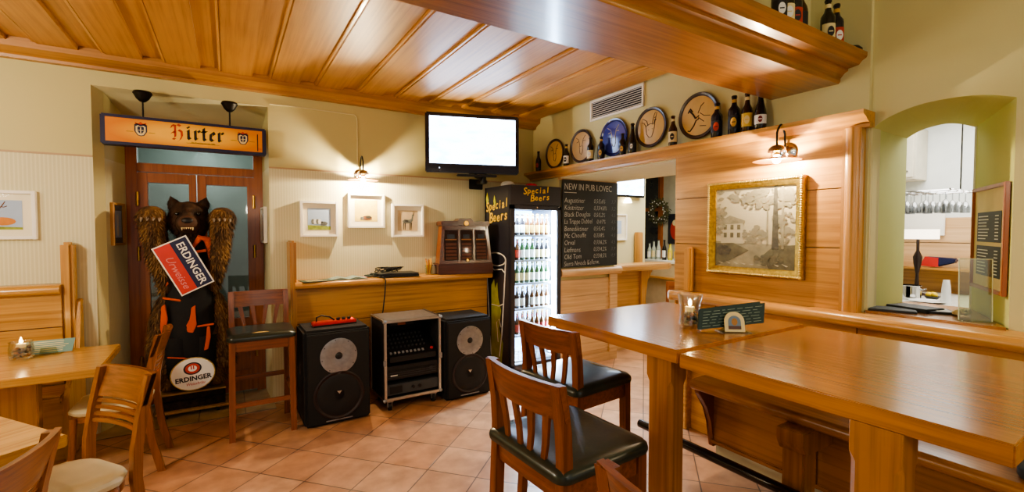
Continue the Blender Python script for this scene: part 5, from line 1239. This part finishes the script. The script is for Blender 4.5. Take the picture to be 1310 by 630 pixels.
m.prism([(-.03, .012), (.03, .012)]+[(x, z+.048) for x, z in arc(0, 0, .03, 0, 180, 12)], -.002, -.0008, 'xz', 1, 0, A_); m.prism([(-.03, .012), (.03, .012), (.03, .028), (-.03, .028)], -.003, -.0018, 'xz', 2, 0, A_); m.prism(el(0, .048, .014, .018), -.003, -.0018, 'xz', 3, 0, A_)
m.build('arched_card', [LCRM, plain('card_blue', '#6e8296', .5), plain('card_brown', '#5a3a30', .5), plain('card_gold', '#a8783c', .5)], t)
for k, (x, yy, rz, lab) in enumerate(((2.12, 1.365, -32, 'front dark green menu slanting in the acrylic stand'), (2.135, 1.387, -27, 'rear dark green menu slanting in the acrylic stand'))):
    o = thing('menu_card', lab, 'menu', (x, yy, 1.056), rz)
    M_ = Matrix.Translation((0, 0, .018)) @ Matrix.Rotation(R(-12), 4, 'X') @ Matrix.Rotation(R(-6), 4, 'Y'); lean = .22
    def sk(a, b): return (a+b*lean*1.2, b)
    m = MB(); m.prism([sk(-.17, 0), sk(.16, 0), sk(.16, .098), sk(-.17, .098)], -.0015, .0015, 'xz', 0, 0, M_); m.build('cover', plain('menu_dark_green_%d' % k, '#18332c', .45), o)
    m = MB(); rnd = random.Random(k)
    for r_ in range(6):
        x0 = -.15
        while x0 < .13:
            ww = .015+.03*rnd.random(); p0 = sk(x0, .012+r_*.014); p1 = sk(min(x0+ww, .15), .012+r_*.014); m.prism([p0, p1, (p1[0]+.0008, p1[1]+.0022), (p0[0]+.0008, p0[1]+.0022)], -.0024, -.0014, 'xz', 0, 0, M_); x0 += ww+.012
    m.build('printed_lines', plain('menu_print', '#8fa08c', .6) if 'menu_print' not in MATS else MATS['menu_print'], o)
# left table items (z .75)
candle_glass('round candle glass with pebbles on the left table', (-1.10, 3.99, .75), 1.15, False)
t = menu_holder('clear acrylic stand on the left table', (-1.0, 4.09, .75), -2, .9)
o = thing('menu_card', 'pale blue-green menu card standing behind the round candle glass', 'menu', (-1.0, 4.085, .756), 3)
m = MB(); M_ = Matrix.Rotation(R(-12), 4, 'X'); m.prism([(-.12, 0), (.11, 0), (.125, .085), (-.105, .085)], -.0015, .0015, 'xz', 0, 0, M_); m.build('cover', plain('menu_pale_teal', '#6f9490', .45), o)
m = MB(); rnd = random.Random(4)
for r_ in range(6): m.box(-.10+.01*rnd.random(), .06+.04*rnd.random(), -.0024, -.0014, .012+r_*.012, .0155+r_*.012, M=M_)
m.build('printed_lines', LCRM, o)

# ------------------------------------------------------------------ serving hatch
ZH = 1.0905
for k, (x, yy, w_, d_, rz, lab) in enumerate([(3.24, 1.10, .15, .21, 20, 'dark grey menu folder at the left of the hatch sill'), (3.37, 1.04, .15, .21, -15, 'dark grey menu folder lying second on the hatch sill')]):
    o = thing('menu_folder', lab, 'menu', (x, yy, ZH), rz); m = MB(); m.box(-w_/2, w_/2, -d_/2, d_/2, 0, .012+k*.010, .003); m.build('cover', SLATE, o)
o = thing('price_booklet', 'black folder with white cards lying mid sill in the hatch', 'folder', (3.39, .94, ZH), 30); m = MB(); m.box(-.08, .08, -.06, .06, 0, .012, .003); m.build('cover', BLACK, o)
m = MB()
for k in range(3): m.box(-.06+.04*k, -.03+.04*k, -.045, .02, .0121, .0135)
m.build('card', LWHT, o)
m = MB(); rnd = random.Random(8)
for k in range(9): m.tube([(3.36+rnd.uniform(-.06, .06), .835+rnd.uniform(-.03, .03), ZH+.012+rnd.uniform(0, .02)) for q in range(4)], .009, 6)
tag(m.build('crumpled_cloth', plain('beige_cloth', '#cdbf94', .8)), 'crumpled beige cloth on the hatch sill by the acrylic stand', 'cloth')
t = thing('acrylic_stand', 'tall clear acrylic leaflet stand on the hatch sill', 'leaflet stand', (3.20, .745, ZH), -62)
m = MB(); m.box(-.062, .062, -.002, .002, .004, .315, .001, M=Matrix.Rotation(R(-4), 4, 'X')); m.build('upright', clear('acrylic_clear', '#eef2dc', .3, .12), t)
m = MB()
for x in (-.062, .062): m.cyl((x, 0, .004), (x, .022, .315), .0025, None, 6)
m.cyl((-.062, .022, .315), (.062, .022, .315), .0025, None, 6); m.build('polished_edge', plain('acrylic_edge', '#dfe8c8', .2), t)
m = MB(); m.box(-.065, .065, -.035, .045, 0, .005, .001); m.build('foot', ACRYL, t)
# framed beer menu on the right side of the hatch; local x along the splayed jamb
jx0, jy0, jx1, jy1 = XA, AR, 3.72, .89
ang = math.degrees(math.atan2(jy1-jy0, jx1-jx0)); mx_, my_ = 3.415, jy0+(3.415-XA)*(jy1-jy0)/(jx1-jx0)
t = thing('framed_price_board', 'brown framed board with two black price lists inside the hatch', 'price board', (mx_, my_+.004, 1.508), ang+180)
w, h = .53, .555
m = MB()
m.box(-w/2+.02, w/2-.02, -.0195, 0, h/2-.02, h/2, .003); m.box(-w/2+.02, w/2-.02, -.0195, 0, -h/2, -h/2+.02, .003); m.box(-w/2, -w/2+.02, -.02, 0, -h/2, h/2, .003); m.box(w/2-.02, w/2, -.02, 0, -h/2, h/2, .003); m.build('frame', W['door_z'], t)
m = MB(); m.box(-w/2+.015, w/2-.015, -.008, -.002, -h/2+.015, h/2-.015); m.build('backing', LCRM, t)
for z0, z1 in ((-.20, -.04), (-.02, .14)):
    m = MB(); m.box(-.19, .19, -.0095, -.0078, z0, z1); o = m.build('price_list', BLACK, t)
    m = MB(); rnd = random.Random(int(z1*100))
    for k in range(8): m.box(-.17, -.17+.12+.06*rnd.random(), -.0105, -.0094, z0+.015+k*.017, z0+.020+k*.017); m.box(.10, .15, -.0105, -.0094, z0+.015+k*.017, z0+.020+k*.017)
    m.build('printed_lines', LWHT, o)
# bar behind the hatch
t = thing('back_bar', 'white topped bar counter seen through the hatch', 'counter', (5.3, 1.3, 0))
m = MB(); m.box(-.4, .66, -1.0, 1.05, .90, .94, .004); m.build('worktop', plain('worktop_pale', '#c8c6bc', .35), t); m = MB(); m.box(-.36, .66, -.98, 1.03, 0, .9); m.build('cabinet', W['pale_y'], t)
m = MB(); m.box(.46, .66, -1.0, 1.05, 1.165, 1.19, .004); m.build('ledge', W['honey_y'], t)
t = thing('table_lamp', 'white box shaded table lamp on a dark stem behind the hatch', 'lamp', (5.55, 1.70, .94))
m = MB(); m.prism(arc(0, 0, .15, 0, 360, 28)[:-1], .53, .62, 'xy'); m.build('lamp_shade', emit('lamp_white', '#fff0d8', 2.2), t); m = MB(); m.lathe([(.07, 0), (.07, .012), (.02, .03), (.012, .2), (.03, .3), (.035, .36), (.012, .42), (.012, .54)]); m.build('stem', plain('stem_dark', '#2a1a12', .4), t)
m = MB(); m.box(5.93, 5.96, 1.62, 2.12, 1.50, 1.74, .003); tag(m.build('white_panel', WHITE), 'white panel on the bar wall behind the table lamp', 'panel')
# hanging wine glasses
t = thing('glass_rack', 'chrome rack holding upside-down wine glasses under the bar ceiling', 'rack', (5.2, 1.62, 1.88))
m = MB()
for k in range(4): m.cyl((-.25+k*.16, -.32, 0), (-.25+k*.16, .40, 0), .005, None, 6)
for y_ in (-.3, .38): m.cyl((-.27, y_, .006), (.25, y_, .006), .006, None, 6); m.cyl((-.02, y_, .0), (-.02, y_, .87), .006, None, 6)
m.build('rails', CHROME, t)
GW = plain('stemware_glint', '#d4d6da', .05, coat=.6, metal=.5)
g0 = None
for i in range(4):
    for j in range(6):
        if g0 is None:
            m = MB(); m.lathe([(.034, 0), (.032, -.004), (.004, -.01), (.004, -.075), (.02, -.09), (.036, -.13), (.034, -.175), (.032, -.175), (.033, -.13), (.002, -.088)], (0, 0, 0), 16, cap=False); g = g0 = m.build('wine_glass', clear('stemware', '#e6e8ea', .5), None)
        else: g = g0.copy(); COL.objects.link(g)
        g.location = (5.2-.25+i*.16, 1.62-.27+j*.125, 1.876); tag(g, 'wine glass hanging upside down from the chrome rack', 'glass', 'wine glasses hanging behind the hatch')
t = thing('wall_cupboard', 'pale cupboard above the hanging glasses behind the hatch', 'cupboard', (5.8, 2.0, 2.05)); m = MB(); m.box(-.1, .19, -.22, .37, 0, .5, .004); m.build('carcass', plain('cupboard_pale', '#cfc8b4', .5), t)
for x in (-.2, .09): m = MB(); m.box(-.112, -.1, x, x+.26, .02, .48, .003); d_ = m.build('door', plain('cupboard_door', '#d6cfba', .5) if 'cupboard_door' not in MATS else MATS['cupboard_door'], t); m = MB(); m.cyl((-.112, x+.04, .08), (-.125, x+.04, .08), .008); m.build('knob', CHROME, d_)
ZB = .9405
t = thing('cooking_pot', 'steel pot on the bar counter behind the hatch', 'pot', (5.15, 1.62, ZB)); m = MB(); m.lathe([(.07, 0), (.075, .005), (.075, .12), (.08, .125), (.07, .125), (.07, .01), (.002, .008)], cap=False); m.build('pot_body', CHROME, t); m = MB(); m.tube([(0, -.075, .09), (0, -.11, .095), (0, -.11, .1), (.02, -.075, .09)], .006); m.build('handle', CHROME, t)
t = thing('steel_beaker', 'smaller steel beaker left of the pot behind the hatch', 'beaker', (5.15, 1.80, ZB)); m = MB(); m.lathe([(.05, 0), (.05, .13), (.055, .135), (.047, .135), (.045, .01), (.002, .01)], cap=False); m.build('beaker_body', STEEL, t)
t = thing('paper_cups', 'upright stack of white paper cups behind the hatch', 'cups', (5.05, 1.355, ZB)); m = MB(); m.lathe([(.036, 0), (.03, .1), (.031, .1), (.026, .16), (.02, .2), (.004, .2)]); m.build('cup_stack', CERAM, t)
t = thing('serving_plate', 'pale plate on the bar counter behind the hatch', 'plate', (4.98, 1.46, ZB)); m = MB(); m.lathe([(.05, 0), (.06, .004), (.12, .02), (.118, .023), (.06, .008), (.002, .007)], (0, 0, 0), 28, cap=False); m.build('dish', CERAM, t)
t = thing('fruit_bowl', 'small bowl with yellow fruit behind the hatch', 'bowl', (5.25, 1.50, ZB)); m = MB(); m.lathe([(.03, 0), (.06, .035), (.058, .035), (.002, .006)], cap=False); m.build('bowl_body', plain('bowl_dark', '#3a3a34', .4), t)
for k in range(3): m = MB(); m.ball((5.25+.022*math.cos(k*2.1), 1.50+.022*math.sin(k*2.1), ZB+.045), .024, 0, 12); tag(m.build('lemon', plain('lemon_yellow', '#e0bb20', .45) if 'lemon_yellow' not in MATS else MATS['lemon_yellow']), 'yellow lemon in the small bowl behind the hatch', 'fruit', 'lemons in the bowl behind the hatch')
m = MB(); m.prism([(-.12, -.0), (.02, -.05), (.14, -.04), (.10, .05), (-.12, .04)], -.05, .05, 'yz', 0, .01); m.prism([(.0, -.045), (.06, -.046), (.06, .045), (.0, .04)], -.052, .052, 'yz', 1); m.prism([(.06, -.046), (.138, -.04), (.10, .05), (.06, .045)], -.053, .053, 'yz', 1)
o = m.build('snack_bag', [NAVY, RED]); o.location = (5.85, 1.62, 1.245); tag(o, 'red and navy bag lying on the ledge behind the hatch', 'bag')
t = thing('card_terminal', 'dark wedge shaped till screen behind the acrylic stand', 'till', (4.6, 1.02, ZB)) if False else None

# ------------------------------------------------------------------ passage room beyond the opening
t = thing('television', 'television on the wall of the next room above the blackboard edge', 'television', (5.35, 5.35, 2.34))
m = MB(); m.box(-.46, .46, -.05, .04, -.26, .26, .008); m.build('housing', BLKGL, t); m = MB(); m.box(-.43, .43, -.053, -.05, -.225, .235); m.build('screen', scr, t)
m = MB(); m.lathe([(.07, 0), (.05, .06), (.03, .08)], (5.45, 5.33, 1.99), 16); tag(m.build('wall_spot', emit('spot_glow', '#fff0cc', 9)), 'small glowing wall spot below the far television', 'lamp')
framed('white framed drawing on the cream wall of the next room', (5.27, 5.40, 1.60), .42, .42, 0, art_rabbit, group=None, mw=.25)
t = thing('serving_counter', 'round ended oak counter behind the blackboard jamb', 'counter', (4.6, 4.6, 0))
m = MB(); m.prism([(-.6, .18), (-.6, -.2), (.72, -.2)]+[(.72+.19*math.cos(R(a)), -.01+.19*math.sin(R(a))) for a in range(-80, 81, 20)]+[(.72, .18)], 1.0, 1.08, 'xy', 0, .015); m.build('counter_top', W['honey_x'], t)
m = MB(); m.box(-.6, .30, -.06, .14, .4, 1.0); m.build('panel', W['honey_x'], t)
m = MB(); m.prism([(.28, 0), (.28, 1.0), (.52, 1.0), (.40, .85), (.36, .6), (.38, .3), (.44, 0)], -.10, -.05, 'xz', 0, .006); m.build('curved_bracket', W['honey_z'], t)
m = MB(); m.box(-.6, .36, -.38, -.06, .44, .52, .02); m.build('bench_seat', W['pale_x'], t); m = MB(); m.box(-.6, .34, -.30, -.26, 0, .44); m.build('front_panel', W['pale_x'], t)
m = MB(); m.box(5.66, 5.76, 5.28, 5.385, 0, 1.52, .01); tag(m.build('wooden_post', W['honey_z']), 'upright oak post against the cream wall of the next room', 'post')
# wreath
t = thing('hanging_wreath', 'round dried wreath with pale berries hanging in the far window', 'wreath', (7.5, 6.46, 1.93), -90)
m = MB(); rnd = random.Random(2)
for k in range(420):
    a = rnd.random()*6.283; q = .20+rnd.uniform(-.07, .07); c = Vector((q*math.cos(a), rnd.uniform(-.04, .04), q*math.sin(a))); d = Vector((rnd.uniform(-1, 1), rnd.uniform(-1, .3), rnd.uniform(-1, 1))).normalized(); sd = d.cross(Vector((0, 1, 0)))*.014
    o0 = len(m.v); m.v += [c-sd, c+d*.05-sd*.2, c+d*.06, c+sd]; m.f.append([o0, o0+1, o0+2, o0+3]); m.m.append(0)
m.build('leaves', plain('wreath_olive', '#5d5f3c', .8, var=.4, scale=40), t, 0)['kind'] = 'stuff'
m = MB(); m.tube([(.19*math.cos(a), 0, .19*math.sin(a)) for a in [2*PI*i/24 for i in range(24)]], .035, 8, closed=True); m.build('ring', plain('wreath_twig', '#4a4230', .9), t)
m = MB()
for k in range(26): a = k*2*PI/26; q = .19+.05*math.sin(k*5); m.ball((q*math.cos(a), -.05, q*math.sin(a)), .012, 0, 6)
m.build('berries', LWHT, t)
m = MB(); m.cyl((0, 0, .2), (0, 0, .75), .004, None, 6); m.build('cord', IRON, t)
t = thing('oval_plaque', 'small dark oval plaque hanging under the wreath', 'plaque', (7.5, 6.60, 1.55), -90); m = MB(); m.prism(el(0, 0, .11, .07), -.01, .01, 'xz', 0, .003); m.build('plaque_board', plain('plaque_dark', '#1d1f26', .4), t); m = MB(); m.cyl((0, 0, .06), (0, 0, .22), .004, None, 6); m.build('cord', IRON, t)
t = thing('metal_sign', 'red and dark tin sign on the far grey wall', 'sign', (7.59, 6.13, 1.58), -90); m = MB(); m.box(-.17, .17, -.01, 0, -.30, .30, .002); m.prism(el(.02, -.02, .13, .2), -.012, -.009, 'xz', 1); m.prism(el(0, .12, .06, .06), -.0135, -.011, 'xz', 2); m.build('plate', [plain('tin_dark', '#2a2c34', .4), plain('tin_red', '#b23a30', .4), LCRM], t)
t = thing('sideboard', 'wooden sideboard with white cloth carrying bottles in the next room', 'sideboard', (6.75, 5.55, 0), -90)
m = MB(); m.box(-.45, .9, -.25, .25, .97, 1.02, .004); m.build('top', plain('cloth_white', '#d8d6cc', .7), t); m = MB(); m.box(-.45, .9, -.23, .25, 0, .97); m.build('carcass', plain('sideboard_pale', '#b9a888', .6), t); m = MB(); m.box(-.5, .9, -.32, -.24, .70, .74, .004); m.build('shelf', W['honey_x'], t)
tag(MB().ball((6.42, 5.97, .785), .045, 0, 14).build('orange', ORANGE), 'orange lying on the lower shelf of the sideboard', 'fruit')
OIL = plain('oil_yellow', '#c9b92c', .2, coat=.4); CLB = plain('clear_bottle', '#aab3a6', .1, coat=.5)
for k, (yy, h, g, lab, lb) in enumerate([(5.94, .30, CLB, LWHT, 'clear bottle'), (5.84, .34, CLB, LCRM, 'clear bottle'), (5.73, .36, CLB, LWHT, 'tall clear bottle'), (5.60, .36, BDK, LWHT, 'black wine bottle'), (5.47, .30, OIL, LYEL, 'yellow oil bottle'), (5.34, .34, CLB, LYEL, 'clear and yellow bottle')]):
    make_bottle(lb+['', '', '', '', '', ''][k]+f', {["first", "second", "third", "fourth", "fifth", "sixth"][k]} from the left on the far sideboard', (6.65, yy, 1.02), h, .04, 'long', g, lab, CAPK, None, 'bottles on the far sideboard')
t = thing('lounge_chair', 'wooden chair with dark red leather seat in the next room', 'chair', (5.15, 4.08, 0), -60)
for sx in (-.18, .18):
    for sy in (-.17, .17): m = MB(); m.box(sx-.02, sx+.02, sy-.02, sy+.02, 0, .42 if sy < 0 else .84, .004); m.build('leg', W['door_z'], t)
m = MB(); m.box(-.21, .21, -.21, .2, .42, .50, .03); m.build('seat', REDL, t); m = MB(); m.box(-.2, .2, .155, .185, .62, .84, .006); m.build('backrest', W['door_x'], t)

# ------------------------------------------------------------------ light
wd = bpy.data.worlds.new('room_world'); wd.use_nodes = True; scene.world = wd
bg = wd.node_tree.nodes['Background']; bg.inputs['Color'].default_value = (1, .95, .86, 1); bg.inputs['Strength'].default_value = .40
def area(name, loc, rot, sx, sy, power, col=(1, .86, .66)):
    l = bpy.data.lights.new(name, 'AREA'); l.shape = 'RECTANGLE'; l.size = sx; l.size_y = sy; l.energy = power; l.color = col
    o = bpy.data.objects.new(name, l); COL.objects.link(o); o.location = loc; o.rotation_euler = [R(a) for a in rot]; return o
def point(name, loc, power, col=(1, .82, .58), r=.1):
    l = bpy.data.lights.new(name, 'POINT'); l.energy = power; l.color = col; l.shadow_soft_size = r
    o = bpy.data.objects.new(name, l); COL.objects.link(o); o.location = loc; return o
area('overhead_fill', (.2, -.9, 3.3), (18, 0, 0), 2.6, 1.4, 16, (1, .95, .85))  # added ambient fill, high up behind the camera
point('room_fill', (-2.0, 2.35, 2.05), 78, (1, .91, .74), r=.16)  # added unseen fill at the left, brightens the right wall
point('room_fill', (.5, -1.4, 2.0), 24, (1, .91, .74), r=.16)  # added unseen fill behind the camera, for the table fronts
point('room_fill', (-2.2, 3.4, 2.3), 18, (1, .91, .74), r=.12)  # added unseen fill on the left booth side
area('kitchen_lamp', (4.9, 1.0, 2.7), (0, 0, 0), 1.4, 1.6, 55, (1, .97, .92))
area('passage_lamp', (5.6, 4.2, 2.8), (0, 0, 0), 2.2, 2.2, 75, (1, .94, .84))
point('pane_fill', (-.2, 5.9, 2.3), 16, (.9, .97, 1), .1)  # added unseen light, brightens the door panes from behind
fl = area('fridge_lamp', (2.76, 4.10, 1.77), (12, 0, 0), .5, .05, 70, (.66, .82, 1)); 
fl = area('fridge_lamp', (3.055, 4.035, .95), (90, 0, 14), .04, 1.5, 260, (.62, .80, 1))
area('fridge_lamp', (2.77, 4.515, .95), (-90, 0, 0), .5, 1.55, 150, (.55, .76, 1))  # added at the back liner, throws cool light out over the floor
# render look
vs = scene.view_settings
vs.view_transform = 'AgX'
try: vs.look = 'AgX - Medium High Contrast'
except Exception: pass
vs.exposure = 0.46
